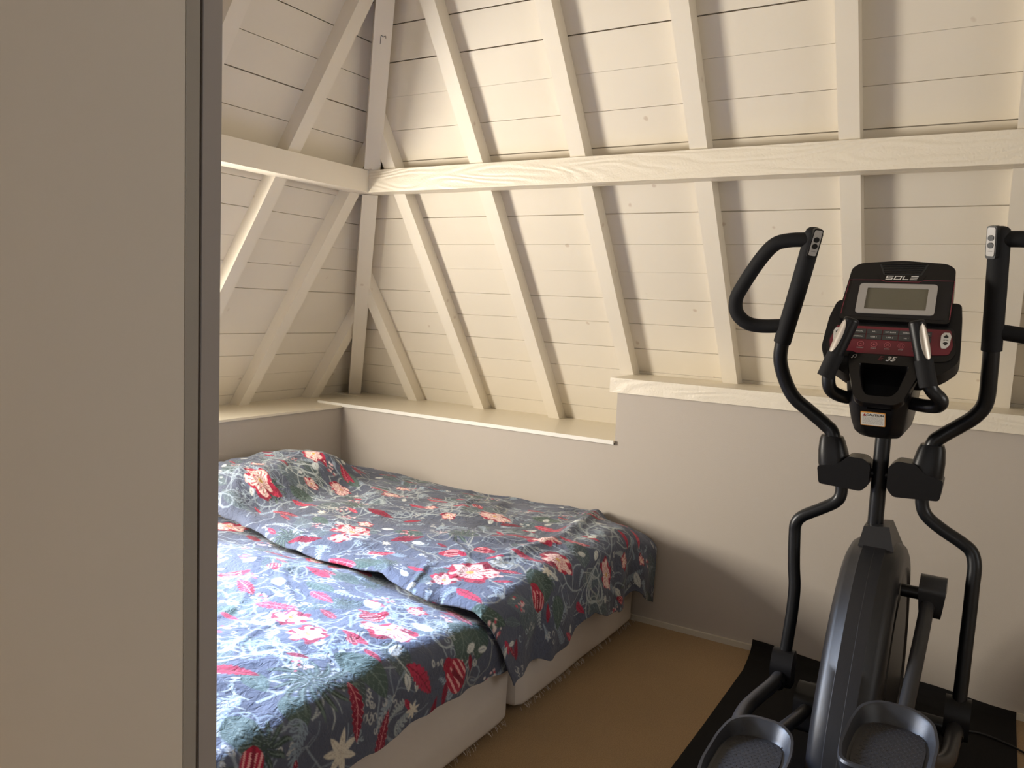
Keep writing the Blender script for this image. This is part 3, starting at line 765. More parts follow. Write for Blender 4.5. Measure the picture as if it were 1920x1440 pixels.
# ------------------------------------------------------------------ rubber mat
def rubber_mat():
    bm = bmesh.new(); x0, x1, ya = 2.632, 3.645, -0.012
    xs = [x0 + (x1 - x0) * i / 24 for i in range(25)]
    prof = [(-2.45, 0.0), (-1.6, 0.0), (-0.8, 0.0), (-0.25, 0.0), (-0.12, 0.002), (-0.055, 0.012), (-0.028, 0.030), (-0.016, 0.052)]
    top = []; bot = []
    for (y, z) in prof:
        top.append([bm.verts.new((x + (-0.030 * max(0, 1 - i / 8) * max(0, (y + .3) / .3) if y > -.3 else 0), y, z * (0.75 + 0.25 * math.cos(i * 0.4)) + 0.006 )) for i, x in enumerate(xs)])
        bot.append([bm.verts.new((v.co.x, v.co.y + (0.004 if z > 0.01 else 0), v.co.z - 0.0055)) for v in top[-1]])
    n = len(xs); m = len(prof)
    for j in range(m - 1):
        for i in range(n - 1):
            bm.faces.new((top[j][i], top[j][i + 1], top[j + 1][i + 1], top[j + 1][i]))
            bm.faces.new((bot[j][i], bot[j + 1][i], bot[j + 1][i + 1], bot[j][i + 1]))
        bm.faces.new((top[j][0], top[j + 1][0], bot[j + 1][0], bot[j][0]))
        bm.faces.new((top[j][-1], bot[j][-1], bot[j + 1][-1], top[j + 1][-1]))
    for i in range(n - 1):
        bm.faces.new((top[0][i], bot[0][i], bot[0][i + 1], top[0][i + 1]))
        bm.faces.new((top[-1][i], top[-1][i + 1], bot[-1][i + 1], bot[-1][i]))
    return tag(obj('floor_mat', bm, M['mat_']), 'thin black rubber mat under the elliptical trainer, curled up against the wall', 'mat')
rubber_mat()

# ------------------------------------------------------------------ elliptical trainer
MX = 3.168
ET = thing('elliptical_trainer', 'black elliptical trainer with red-trimmed console, standing on a black mat', 'elliptical trainer', (MX, -0.8, 0.0))
INV = Matrix.Translation((-MX, 0.8, 0))
def part(name, bm, m, parent=None, smooth=True, label=None):
    if isinstance(m, str): m = M[m]
    o = obj(name, bm, m, parent or ET, smooth)
    o.matrix_parent_inverse = INV if parent is None else Matrix.Identity(4)
    if label: o['label'] = label
    return o

# frame on the floor
bm = bmesh.new()
add_box(bm, (MX - .035, -2.15, 0.030), (MX + .035, -0.20, 0.085)); bevel(bm, .006)
part('base_rail', bm, 'metal')
for yy, w in ((-0.32, .25), (-2.10, .30)):
    part('base_stabilizer', tube([(MX - w, yy, .035), (MX + w, yy, .035)], .028, seg=20), 'metal')
    for s in (-1, 1):
        part('leveling_foot', tube([(MX + s * (w - .05), yy, .0062), (MX + s * (w - .05), yy, .022)], .03, seg=18), 'black')

# shroud: wheel shaped housing lofted across
PROF = [(-.66, .800), (-.78, .822), (-.89, .815), (-.985, .780), (-1.07, .722), (-1.15, .645), (-1.235, .540), (-1.30, .445), (-1.345, .360), (-1.372, .270), (-1.385, .170),
        (-1.380, .095), (-1.34, .062), (-1.10, .060), (-.80, .060), (-.50, .060), (-.33, .066), (-.272, .12), (-.255, .22), (-.262, .33), (-.30, .45), (-.36, .57), (-.44, .68), (-.54, .755)]
CYZ = (-0.80, 0.40)
def shroud():
    bm = bmesh.new(); rings = []
    # (half width, scale about centre)
    sec = [(.018, 1.0), (.034, .999), (.036, .994), (.060, .985), (.076, .955), (.086, .90), (.089, .83), (.089, .80), (.081, .785), (.080, .74)]
    def ring(x, s):
        return [bm.verts.new((MX + x, CYZ[0] + (y - CYZ[0]) * s, max(CYZ[1] + (z - CYZ[1]) * s, .06))) for y, z in P]
    # refine profile
    pts = smooth_path([(0, y, z) for y, z in PROF + PROF[:1]], 4)[:-1]; P = [(p.y, p.z) for p in pts]
    rr = [ring(-w, s) for w, s in reversed(sec)] + [ring(w, s) for w, s in sec]
    n = len(P)
    for a, b in zip(rr, rr[1:]):
        for i in range(n): bm.faces.new((a[i], a[(i + 1) % n], b[(i + 1) % n], b[i]))
    bm.faces.new(rr[0]); bm.faces.new(rr[-1][::-1])
    return bm
SH = part('shroud', shroud(), 'grey')
bm = bmesh.new()
pts = smooth_path([(0, y, z) for y, z in PROF[1:12]], 6)
add_tube(bm, [(MX + .004, p.y + .0006, p.z - .0008) for p in pts], .0012, seg=6, n=1)
part('seam', bm, 'inkblk', SH)
for s in (-1, 1):   # round crank covers
    bm = bmesh.new()
    for r0, r1, h in ((.335, .325, .004), (.300, .285, .010)):
        N_ = 64; a = []; b = []
        for k in range(N_):
            q = 2 * PI * k / N_
            a.append(bm.verts.new((MX + s * .079, -.83 + r0 * math.cos(q), .40 + r0 * .98 * math.sin(q))))
            b.append(bm.verts.new((MX + s * (.081 + h), -.83 + r1 * math.cos(q), .40 + r1 * .98 * math.sin(q))))
        for k in range(N_): bm.faces.new((a[k], a[(k + 1) % N_], b[(k + 1) % N_], b[k]))
        bm.faces.new(b if s > 0 else b[::-1])
    part('crank_cover', bm, 'black')
# neck cover
bm = bmesh.new()
def nk(z, w0, w1, y0, y1): return [(MX - w0, y0, z), (MX + w0, y0, z), (MX + w1, y1, z), (MX - w1, y1, z)]
a_ = [(-.062, -.905, .74), (.078, -.905, .74), (.078, -.60, .74), (-.062, -.60, .74)]
b_ = [(-.040, -.855, .875), (.036, -.855, .885), (.036, -.74, .885), (-.040, -.74, .875)]
add_hexa(bm, [(MX + x, y, z) for x, y, z in a_] + [(MX + x, y, z) for x, y, z in b_]); bevel(bm, .010, 3)
part('mast_cover', bm, 'grey')
MXM = MX - .012
part('mast', tube([(MXM, -.800, .76), (MXM, -.800, 1.12), (MXM + .004, -.80, 1.46)], .0245, seg=28), 'metal')
# pivot axle
part('pivot_axle', tube([(MX - .125, -.80, 1.045), (MX + .125, -.80, 1.045)], .017, seg=16), 'black')

# pivot housings
def pivot(s):
    if s < 0:
        bm = bmesh.new(); x = MX - .012
        body = [(3.038, 0.988), (2.990, .992), (2.973, 1.000), (2.964, 1.060), (2.968, 1.108), (2.980, 1.130), (3.010, 1.135), (3.048, 1.120), (3.056, 1.070), (3.062, 1.040), (3.06, .99)]
        arm = [(2.975, .995), (2.966, 1.055), (3.03, 1.068), (3.060, 1.098), (3.108, 1.098), (3.130, 1.080), (3.130, 1.012), (3.108, .988)]
        sock = ((2.998, -.80, 1.10), (3.018, -.80, 1.165))
        s1, s2 = (3.012, -.80, 1.06), (2.998, -.80, 1.155)
    else:
        bm = bmesh.new()
        arm = [(3.205, .985), (3.184, 1.010), (3.184, 1.080), (3.208, 1.103), (3.262, 1.100), (3.29, 1.072), (3.345, 1.058), (3.338, .992)]
        s1, s2 = (3.292, -.80, 1.06), (3.302, -.80, 1.163)
    fn = lambda u, v, d: Vector((u, -.80 + d, v))
    add_prism(bm, round_poly(arm, .010, 3), fn, -.052, .052); bevel(bm, .006, 3, 40)
    o = part('pivot_housing', bm, 'black')
    bm = bmesh.new()
    # slanted socket that clasps the handle tube
    A = Vector(s1); B = Vector(s2); rings = []
    for t, rx, ry in ((-.25, .046, .050), (0.0, .050, .052), (.45, .047, .047), (.85, .040, .040), (1.0, .034, .035), (1.0, .024, .025)):
        p = A + (B - A) * t
        rings.append([bm.verts.new((p.x + rx * math.copysign(abs(math.cos(q)) ** .7, math.cos(q)), p.y + ry * math.copysign(abs(math.sin(q)) ** .7, math.sin(q)), p.z)) for q in [2 * PI * k / 28 for k in range(28)]])
    for a, b in zip(rings, rings[1:]):
        for k in range(28): bm.faces.new((a[k], a[(k + 1) % 28], b[(k + 1) % 28], b[k]))
    bm.faces.new(rings[0][::-1]); bm.faces.new(rings[-1])
    part('socket', bm, 'black', o)
pivot(-1); pivot(1)

# moving handlebars: steel lower bend, foam grip, outer loop, button pod
UL = [(3.020,-.80,1.06),(3.000,-.80,1.158),(2.972,-.80,1.190),(2.918,-.81,1.233),(2.869,-.82,1.273),(2.838,-.83,1.326),(2.818,-.85,1.401),(2.825,-.87,1.475)]
UR = [(3.286,-.80,1.06),(3.302,-.80,1.162),(3.326,-.80,1.194),(3.370,-.80,1.230),(3.412,-.81,1.269),(3.436,-.82,1.318),(3.438,-.85,1.410),(3.437,-.87,1.490)]
GL = [(2.824,-.870,1.463),(2.872,-.91,1.648),(2.919,-.950,1.840)]
GR = [(3.437,-.870,1.478),(3.433,-.91,1.655),(3.428,-.950,1.838)]
LOOP = [(2.905,-.945,1.802),(2.836,-.950,1.799),(2.790,-.950,1.783),(2.742,-.940,1.728),(2.686,-.920,1.641),(2.668,-.912,1.600),(2.672,-.902,1.556),(2.704,-.890,1.524),(2.753,-.880,1.515),(2.830,-.875,1.520)]
for s, U_, G_, in ((-1, UL, GL), (1, UR, GR)):
    hb = part('handlebar', tube(U_, .0235, seg=24), 'metal')
    part('foam_grip', tube(G_, .0285, seg=28, round_end=.020), 'foam', hb)
    lp = LOOP if s < 0 else [(2 * 3.173 - x, y, z) for x, y, z in LOOP[:-1]] + [(3.515, -.878, 1.526), (3.437, -.875, 1.536)]
    part('loop_grip', tube(lp, .0235, seg=24), 'foam', hb)
    # button pod
    c = Vector((2.925, -.972, 1.790)) if s < 0 else Vector((3.411, -.972, 1.793))
    ax = (Vector(G_[2]) - Vector(G_[0])).normalized()
    nrm = Vector((.50 if s < 0 else -.50, -.85, 0)).normalized(); nrm = (nrm - ax * nrm.dot(ax)).normalized()
    sd = ax.cross(nrm)
    fn = lambda u, v, d: c + sd * u + ax * v + nrm * d
    bm = bmesh.new(); add_prism(bm, round_poly([(-.015, -.050), (.015, -.050), (.015, .044), (-.015, .044)], .008), fn, -.012, .0045); bevel(bm, .0015, 2, 50)
    part('button_pod_base', bm, 'black', hb)
    bm = bmesh.new(); add_prism(bm, round_poly([(-.0115, -.042), (.0115, -.042), (.0125, .0), (.0115, .040), (-.0115, .040), (-.0125, 0)], .005), fn, .004, .0065)
    part('button_pod', bm, 'silver', hb)
    for q in (.010, -.011):
        bm = bmesh.new(); add_prism(bm, [(.0085 * math.cos(a * PI / 8), q + .0085 * math.sin(a * PI / 8)) for a in range(16)], fn, .006, .0085)
        part('button', bm, 'black', hb)
    bm = bmesh.new(); add_prism(bm, [(-.007, -.0285), (.007, -.0285), (.007, -.0275), (-.007, -.0275)], fn, .0063, .0068); part('printed_line', bm, 'inkblk', hb, False)

# swing arms below the pivots
SL = [(3.038,-.80,1.02),(3.042,-.80,.963),(3.028,-.80,.930),(2.981,-.80,.897),(2.925,-.80,.862),(2.904,-.80,.832),(2.902,-.80,.791),(2.910,-.81,.687),(2.920,-.82,.613),(2.921,-.83,.535),(2.918,-.84,.462),(2.913,-.85,.383),(2.908,-.86,.335)]
SR = [(3.285,-.80,1.02),(3.289,-.80,.963),(3.307,-.80,.927),(3.353,-.80,.893),(3.410,-.80,.861),(3.440,-.80,.836),(3.452,-.81,.795),(3.452,-.82,.733),(3.452,-.83,.640),(3.451,-.84,.569),(3.450,-.86,.426),(3.448,-.87,.345)]
for P_ in (SL, SR):
    part('swing_arm', tube(P_, .0205, seg=22), 'metal')
def joint(x, y, z):
    bm = bmesh.new(); fn = lambda u, v, d: Vector((x + d, y + u, z + v))
    add_prism(bm, round_poly([(-.045, -.055), (.035, -.060), (.040, .035), (.022, .068), (-.022, .068), (-.045, .02)], .018, 4), fn, -.036, .036); bevel(bm, .013, 4, 40)
    o = part('joint_cover', bm, 'black')
    part('joint_sleeve', tube([(x, y - .005, z - .010), (x - .002, y - .075, z - .030)], .0255, seg=22), 'metal', o)
joint(2.910, -.855, .325); joint(3.447, -.865, .315)
# pedal arms
PL = [(2.908,-.90,.306),(2.896,-.96,.296),(2.874,-1.06,.288),(2.862,-1.16,.285),(2.880,-1.32,.300),(2.930,-1.50,.330),(2.950,-1.75,.35)]
PR = [(3.444,-.91,.298),(3.440,-1.02,.300),(3.434,-1.15,.315),(3.415,-1.30,.365),(3.375,-1.45,.43),(3.345,-1.60,.46),(3.335,-1.85,.47)]
for P_ in (PL, PR): part('pedal_arm', tube(P_, .0235, seg=22), 'greytube')

# pedals: deep trays with raised rims and a rubber footpad
def pedal(cx, cy, cz, yaw, pitch, s):
    out = [(-.085, -.19), (.085, -.19), (.100, -.10), (.102, .06), (.090, .145), (.050, .188), (-.035, .190), (-.085, .150), (-.102, .06), (-.100, -.10)]
    if s > 0: out = [(-x, y) for x, y in out][::-1]
    ring0 = round_poly(out, .035, 5); n = len(ring0)
    Mx = Matrix.Translation((cx, cy, cz)) @ Matrix.Rotation(yaw, 4, 'Z') @ Matrix.Rotation(pitch, 4, 'X')
    bm = bmesh.new()
    def hgt(y): return .026 + .026 * max(0, y / .19) ** 1.5            # rim is higher at the toe
    prof = [(0.70, lambda y: -.030), (.90, lambda y: -.018), (.985, lambda y: hgt(y) - .014), (1.0, lambda y: hgt(y) - .006), (.985, lambda y: hgt(y)), (.925, lambda y: hgt(y) - .001), (.895, lambda y: hgt(y) - .007), (.85, lambda y: .012), (.82, lambda y: .004), (.80, lambda y: .003)]
    rings = [[bm.verts.new(Mx @ Vector((x * k, y * (k if k > .9 else k * .99 + .009), f(y)))) for x, y in ring0] for k, f in prof]
    for a, b in zip(rings, rings[1:]):
        for i in range(n): bm.faces.new((a[i], a[(i + 1) % n], b[(i + 1) % n], b[i]))
    bm.faces.new(rings[0][::-1]); bm.faces.new(rings[-1])
    o = part('pedal', bm, 'pedal')
    bm = bmesh.new(); pad = round_poly([(x * .74, y * .80) for x, y in out], .03, 5)
    add_prism(bm, pad, lambda u, v, d: Mx @ Vector((u, v, d)), .002, .0065); bevel(bm, .002, 2, 50)
    # studs on the pad
    for i in range(-9, 10):
        for j in range(-4, 5):
            x, y = j * .0145 + (i % 2) * .007, i * .0145
            if abs(x) < .066 and abs(y) < .135:
                q = [Mx @ Vector((x + dx, y + dy, .0062)) for dx, dy in ((-.0045, -.0025), (.0045, -.0025), (.0045, .0025), (-.0045, .0025))]
                w = [Mx @ Vector((x + dx * .7, y + dy * .7, .0078)) for dx, dy in ((-.0045, -.0025), (.0045, -.0025), (.0045, .0025), (-.0045, .0025))]
                add_hexa(bm, q + w)
    part('footpad', bm, 'pad', o, False)
pedal(2.992, -1.640, .385, R(2), R(-3), -1)
pedal(3.318, -1.640, .530, R(-1), R(-4), 1)

# crank links
bm = bmesh.new(); fn = lambda u, v, d: Vector((3.342 + d, u, v))
add_prism(bm, round_poly([(-.955, .735), (-.935, .648), (-.90, .628), (-.855, .640), (-.835, .70), (-.845, .752), (-.90, .765)], .018, 4), fn, -.032, .042); bevel(bm, .014, 4, 40)
for v in bm.verts:
    if v.co.z < .70: v.co.x = 3.342 + (v.co.x - 3.342) * (1 - (.70 - v.co.z) * 3.2)
kn = part('crank_knuckle', bm, 'grey')
part('axle_stub', tube([(MX + .09, -.895, .700), (3.315, -.895, .700)], .020, seg=16), 'black', kn)
part('link_tube', tube([(3.338, -.915, .690), (3.334, -1.06, .610), (3.326, -1.24, .500), (3.323, -1.40, .440)], .0205, seg=20), 'greytube')
bm = bmesh.new(); fn = lambda u, v, d: Vector((3.00 + d, u, v))
add_prism(bm, round_poly([(-.90, .135), (-.80, .120), (-.745, .15), (-.745, .25), (-.80, .275), (-.88, .25)], .02, 4), fn, -.042, .036); bevel(bm, .008, 3, 40)
kn = part('crank_knuckle', bm, 'black')
part('axle_stub', tube([(3.03, -.82, .20), (MX - .085, -.82, .20)], .020, seg=16), 'black', kn)
part('link_tube', tube([(3.000, -.86, .205), (2.998, -1.00, .235), (2.985, -1.20, .275), (2.975, -1.40, .32)], .0205, seg=20), 'greytube')

# ---------------------------------------------------------------- console
TAU = R(35)
CO = Vector((MX + .010, -1.0, 1.61)); CU = Vector((1, 0, 0)); CV = Vector((0, math.sin(TAU), math.cos(TAU))); CN = Vector((0, -math.cos(TAU), math.sin(TAU)))
def F(u, v, d=0.0): return CO + CU * u + CV * v + CN * d
def plate(poly, d0, d1, bv=0.0, r=0.0, bseg=2, ang=40):
    bm = bmesh.new(); add_prism(bm, round_poly(poly, r, 5) if r else poly, F, d0, d1)
    if bv: bevel(bm, bv, bseg, ang)
    return bm
# lower, wider body
lower = [(-.166, .004), (-.181, -.06), (-.186, -.178), (-.166, -.222), (-.100, -.268), (.100, -.268), (.150, -.240), (.182, -.205), (.186, -.178), (.181, -.06), (.174, .004)]
CONS = part('console', plate(lower, -.060, -.004, .010, .016, 3), 'black')
part('console_rim', plate([(-.158, -.088), (-.175, -.175), (-.158, -.208), (-.098, -.204), (.098, -.210), (.162, -.200), (.176, -.172), (.164, -.088)], -.010, -.001, .002, .012), 'gloss', CONS)
# display housing
upper = [(-.150, -.078), (-.152, -.03), (-.140, .118), (-.118, .137), (0.0, .149), (.125, .137), (.148, .118), (.152, -.03), (.150, -.082)]
part('display_housing', plate(upper, -.050, .012, .007, .014, 3), 'gloss', CONS)
part('display_face', plate([(-.138, -.066), (-.132, .078), (-.048, .074), (-.036, .068), (.050, .068), (.066, .074), (.144, .078), (.144, -.070)], .010, .0128, .0006), 'face', CONS)
# thin red outline
bm = bmesh.new()
ol = [(-.146, -.060), (-.146, -.04), (-.140, .070), (-.050, .072), (-.036, .066), (.054, .066), (.070, .073), (.149, .072), (.149, -.067)]
add_tube(bm, [F(u, v, .0130) for u, v in ol], .0010, seg=6, n=1)
part('red_outline', bm, 'redline', CONS)
def frame_bm(o, i, r, d0, d1):
    A = round_poly([(-o[0], -o[1]), (o[0], -o[1]), (o[0], o[1]), (-o[0], o[1])], r, 5); B = round_poly([(-i[0], -i[1]), (i[0], -i[1]), (i[0], i[1]), (-i[0], i[1])], r * .25, 5)
    bm = bmesh.new(); n = len(A)
    vs = [[bm.verts.new(F(u, v, d)) for u, v in P] for P, d in ((A, d0), (A, d1), (B, d1), (B, d0))]
    for a, b in zip(vs, vs[1:] + vs[:1]):
        for k in range(n): bm.faces.new((a[k], a[(k + 1) % n], b[(k + 1) % n], b[k]))
    return bm
part('screen_bezel', frame_bm((.1075, .056), (.084, .040), .012, .0125, .0160), 'silver', CONS)
part('screen', plate([(-.0845, -.0405), (.0845, -.0405), (.0845, .0405), (-.0845, .0405)], .0115, .0135), 'lcd', CONS, False)
# speaker vent with louvres
part('vent', plate([(-.046, .092), (.060, .092), (.074, .133), (.0, .138), (-.062, .133)], .010, .0128, 0), 'inkblk', CONS, False)
for i in range(6):
    v = .096 + i * .0070; w = .048 + (v - .092) * .36
    part('louvre', plate([(-w + .006, v), (w + .006, v), (w + .007, v + .0032), (-w + .005, v + .0032)], .0125, .0150, .0006), 'gloss', CONS)
# keypad
part('keypad_panel', plate([(-.152, -.095), (-.166, -.150), (-.158, -.186), (-.094, -.186), (-.080, -.192), (.086, -.192), (.100, -.186), (.158, -.180), (.166, -.150), (.156, -.095)], -.003, .0012, .0005, .008), 'red', CONS)
lab1 = ['MANUAL', 'HILL', 'FAT BURN', 'CARDIO', 'STRENGTH']; lab2 = ['INTERVAL', 'USER 1', 'USER 2', 'HR 1', 'HR 2']
def text_bm(txt, size, shear=0.0, xs=1.0, bold=0.0, fn=None, u=0, v=0, d=0, ext=0.0006):
    cu = bpy.data.curves.new('t', 'FONT'); cu.body = txt; cu.size = size; cu.align_x = 'CENTER'; cu.align_y = 'CENTER'; cu.shear = shear; cu.offset = bold; cu.resolution_u = 3
    ob = bpy.data.objects.new('t', cu); C.objects.link(ob)
    dg = bpy.context.evaluated_depsgraph_get(); me = bpy.data.meshes.new_from_object(ob.evaluated_get(dg))
    bm = bmesh.new(); bm.from_mesh(me); bpy.data.objects.remove(ob); bpy.data.meshes.remove(me); bpy.data.curves.remove(cu)
    r_ = bmesh.ops.extrude_face_region(bm, geom=bm.faces[:]); 
    for e in r_['geom']:
        if isinstance(e, bmesh.types.BMVert): e.co.z += ext
    for w in bm.verts: w.co = (fn or F)(u + w.co.x * xs, v + w.co.y, d + w.co.z)
    return bm
for row, labs, v in ((0, lab1, -.1145), (1, lab2, -.1335)):
    for i, tx in enumerate(labs):
        u = -.088 + i * .044
        k = part('key', plate([(u - .0205, v - .0085), (u + .0205, v - .0085), (u + .0205, v + .0085), (u - .0205, v + .0085)], .0005, .0030, .0006, 0), 'btn', CONS)
        part('lettering', text_bm(tx, .0062, u=u, v=v, d=.0030), 'ink', CONS, False)
sym = ['up', 'play', 'x', 'stop', 'up']; lab3 = ['DISPLAY', 'START', 'ENTER', 'STOP', 'LEVEL']
for i in range(5):
    u = -.076 + i * .0365; v = -.1590
    bm = bmesh.new(); N_ = 28
    A = [[bm.verts.new(F(u + r * math.cos(2 * PI * k / N_), v + r * math.sin(2 * PI * k / N_), d)) for k in range(N_)] for r, d in ((.0092, .0010), (.0092, .0020), (.0080, .0020), (.0080, .0010))]
    for a, b in zip(A, A[1:]):
        for k in range(N_): bm.faces.new((a[k], a[(k + 1) % N_], b[(k + 1) % N_], b[k]))
    if sym[i] == 'play': add_prism(bm, [(u - .0025, v - .0035), (u + .004, v), (u - .0025, v + .0035)], F, .001, .002)
    elif sym[i] == 'x':
        add_prism(bm, [(u - .004, v - .003), (u - .003, v - .004), (u + .004, v + .003), (u + .003, v + .004)], F, .001, .002); add_prism(bm, [(u + .003, v - .004), (u + .004, v - .003), (u - .003, v + .004), (u - .004, v + .003)], F, .001, .0021)
    elif sym[i] == 'stop':
        for q in ((-1, 0), (1, 0), (0, -1), (0, 1)):
            cx_, cy_ = u + q[0] * .0035, v + q[1] * .0035; w_, h_ = (.0006, .004) if q[0] else (.004, .0006)
            add_prism(bm, [(cx_ - w_, cy_ - h_), (cx_ + w_, cy_ - h_), (cx_ + w_, cy_ + h_), (cx_ - w_, cy_ + h_)], F, .001, .002)
    else:
        add_prism(bm, [(u - .004, v - .0015), (u, v + .003), (u + .004, v - .0015), (u + .003, v - .0022), (u, v + .0016), (u - .003, v - .0022)], F, .001, .002)
    part('round_key', bm, mat('key ring red', (0.42, .10, .12), .5) if i == 0 else bpy.data.materials['key ring red'], CONS, False)
    part('lettering', text_bm(lab3[i], .0052, u=u, v=v - .0140, d=.0012), 'inkdim', CONS, False)
for s in (-1, 1):
    c = s * .146 ; hx = [(c - .013, -.116), (c - .006, -.106), (c + .008, -.106), (c + .013, -.118), (c + .010, -.148), (c + .002, -.160), (c - .009, -.160), (c - .013, -.146)]
    if s < 0: hx = [(2 * c - u, v) for u, v in hx][::-1]
    ap = part('arrow_pad', plate(hx, .0008, .0040, .0012, .003), 'white', CONS)
    part('arrow', plate([(c - .0065, -.121), (c, -.113), (c + .0065, -.121), (c + .003, -.125), (c - .003, -.125)], .0038, .0046), 'inkblk', CONS, False)
    part('arrow', plate([(c - .003, -.139), (c + .003, -.139), (c + .0065, -.143), (c, -.151), (c - .0065, -.143)], .0038, .0046), 'inkblk', CONS, False)
    part('lettering', text_bm('LEVEL' if s > 0 else 'FAN', .0052, u=c, v=-.132, d=.0038), 'inkblk', CONS, False)
# SOLE logo: squared wide letters with cut strokes
def logo():
    bm = bmesh.new(); h = .0142; w = .0195; t = .0024; x0 = -.0400; v0 = .0735; d0, d1 = .0128, .0142
    def q(x, a, b, c_, e): add_prism(bm, [(x + a + b * .28, v0 + b), (x + c_ + b * .28, v0 + b), (x + c_ + e * .28, v0 + e), (x + a + e * .28, v0 + e)], F, d0, d1)
    m_ = h / 2
    q(x0, .001, 0, w, t); q(x0, w - t * 1.2, t, w, m_ + t / 2); q(x0, 0, m_ - t / 2, w - t * 1.2, m_ + t / 2); q(x0, 0, m_ + t / 2, t * 1.2, h - t); q(x0, 0, h - t, w, h)
    x = x0 + w + .0042; q(x, 0, 0, w, t); q(x, 0, h - t, w, h); q(x, 0, t, t * 1.2, h - t); q(x, w - t * 1.2, t, w, h - t)
    x += w + .0042; q(x, 0, 0, w * .85, t); q(x, 0, t, t * 1.2, h)
    x += w * .85 + .0042; q(x, 0, 0, w, t); q(x, 0, m_ - t / 2, w, m_ + t / 2); q(x, 0, h - t, w, h)
    return bm
part('logo_plate', plate([(-.052, .066), (.060, .066), (.072, .092), (-.062, .092)], .0105, .0130, .0005), 'gloss', CONS)
part('logo', logo(), 'ink', CONS, False, 'raised silver lettering SOLE')
# nose with phone recess
NS = lambda s_: None
def nose():
    """lofted shell: rim follows the recess, body tapers down and back to the mast"""
    bm = bmesh.new()
    # rings from the face plane downwards, given in world offsets (x, y, z) of an 8 point outline
    def ringpts(zf, w, yf, yb, cut):
        return [(-w + cut, yf), (w - cut, yf), (w, yf + cut * 1.2), (w, yb - cut), (w - cut, yb), (-w + cut, yb), (-w, yb - cut), (-w, yf + cut * 1.2)], zf
    secs = [ringpts(1.455, .104, -1.085, -.86, .018), ringpts(1.40, .098, -1.128, -.80, .024), ringpts(1.345, .088, -1.150, -.76, .026), ringpts(1.322, .084, -1.156, -.745, .028),
            ringpts(1.300, .081, -1.148, -.74, .030), ringpts(1.25, .075, -1.118, -.735, .032), ringpts(1.215, .068, -1.085, -.735, .032), ringpts(1.198, .055, -1.05, -.74, .030), ringpts(1.192, .035, -1.0, -.75, .02)]
    rings = [[bm.verts.new((MX - .002 + x, y, z)) for x, y in P] for P, z in secs]
    for a, b in zip(rings, rings[1:]):
        for k in range(8): bm.faces.new((a[k], a[(k + 1) % 8], b[(k + 1) % 8], b[k]))
    bm.faces.new(rings[0]); bm.faces.new(rings[-1][::-1])
    bmesh.ops.recalc_face_normals(bm, faces=bm.faces)
    bevel(bm, .006, 2, 22)
    return bm
part('console_nose', nose(), 'black', CONS)
# sloping face of the nose with a real hole for the tray
def nose_face():
    out = round_poly([(-.108, -.196), (.104, -.200), (.092, -.262), (.062, -.352), (.040, -.368), (-.046, -.366), (-.068, -.350), (-.094, -.262)], .012, 4)
    inn = round_poly([(-.066, -.232), (.062, -.234), (.056, -.262), (.042, -.322), (.026, -.340), (-.034, -.340), (-.046, -.322), (-.062, -.262)], .010, 4)
    bm = bmesh.new(); n = len(out)
    L_ = [[bm.verts.new(F(u * sc_, v, d)) for u, v in P] for P, d, sc_ in ((out, -.012, 1.0), (out, .006, 1.0), ([(u * .975, v * .975 - .007) for u, v in out], .011, 1.0), ([(u * 1.05, v + (-.0 )) for u, v in inn], .011, 1.0), (inn, .008, 1.0), ([(u * .9, v * .93 - .02) for u, v in inn], -.10, 1.0))]
    for a, b in zip(L_, L_[1:]):
        for k in range(n): bm.faces.new((a[k], a[(k + 1) % n], b[(k + 1) % n], b[k]))
    bm.faces.new(L_[-1])
    return bm
def open_nose():
    """cut the tray out of the nose body"""
    inn = [(-.068, -.230), (.064, -.232), (.058, -.262), (.044, -.324), (.028, -.342), (-.036, -.342), (-.048, -.324), (-.064, -.262)]
    bm = bmesh.new(); add_prism(bm, inn, F, -.104, .06)
    c = obj('cutter', bm, None)
    for nm in ('console_nose', 'console'):
        for o in [o for o in bpy.data.objects if o.name == nm]:
            md = o.modifiers.new('b', 'BOOLEAN'); md.operation = 'DIFFERENCE'; md.object = c; md.solver = 'EXACT'
            bpy.context.view_layer.update()
            dg = bpy.context.evaluated_depsgraph_get(); me = bpy.data.meshes.new_from_object(o.evaluated_get(dg))
            o.modifiers.clear(); old = o.data; o.data = me; bpy.data.meshes.remove(old)
            try: me.set_sharp_from_angle(angle=R(38))
            except Exception: pass
    bpy.data.objects.remove(c)
open_nose()
part('tray_rim', nose_face(), 'gloss', CONS)
part('lettering', text_bm('35', .0210, shear=.35, xs=1.25, bold=.0006, u=.012, v=-.2135, d=.0110), 'ink', CONS, False, 'silver digits 35')
part('lettering', text_bm('E', .0210, shear=.35, xs=1.25, bold=.0006, u=-.016, v=-.2135, d=.0110), 'inkdark', CONS, False, 'dark red letter E')
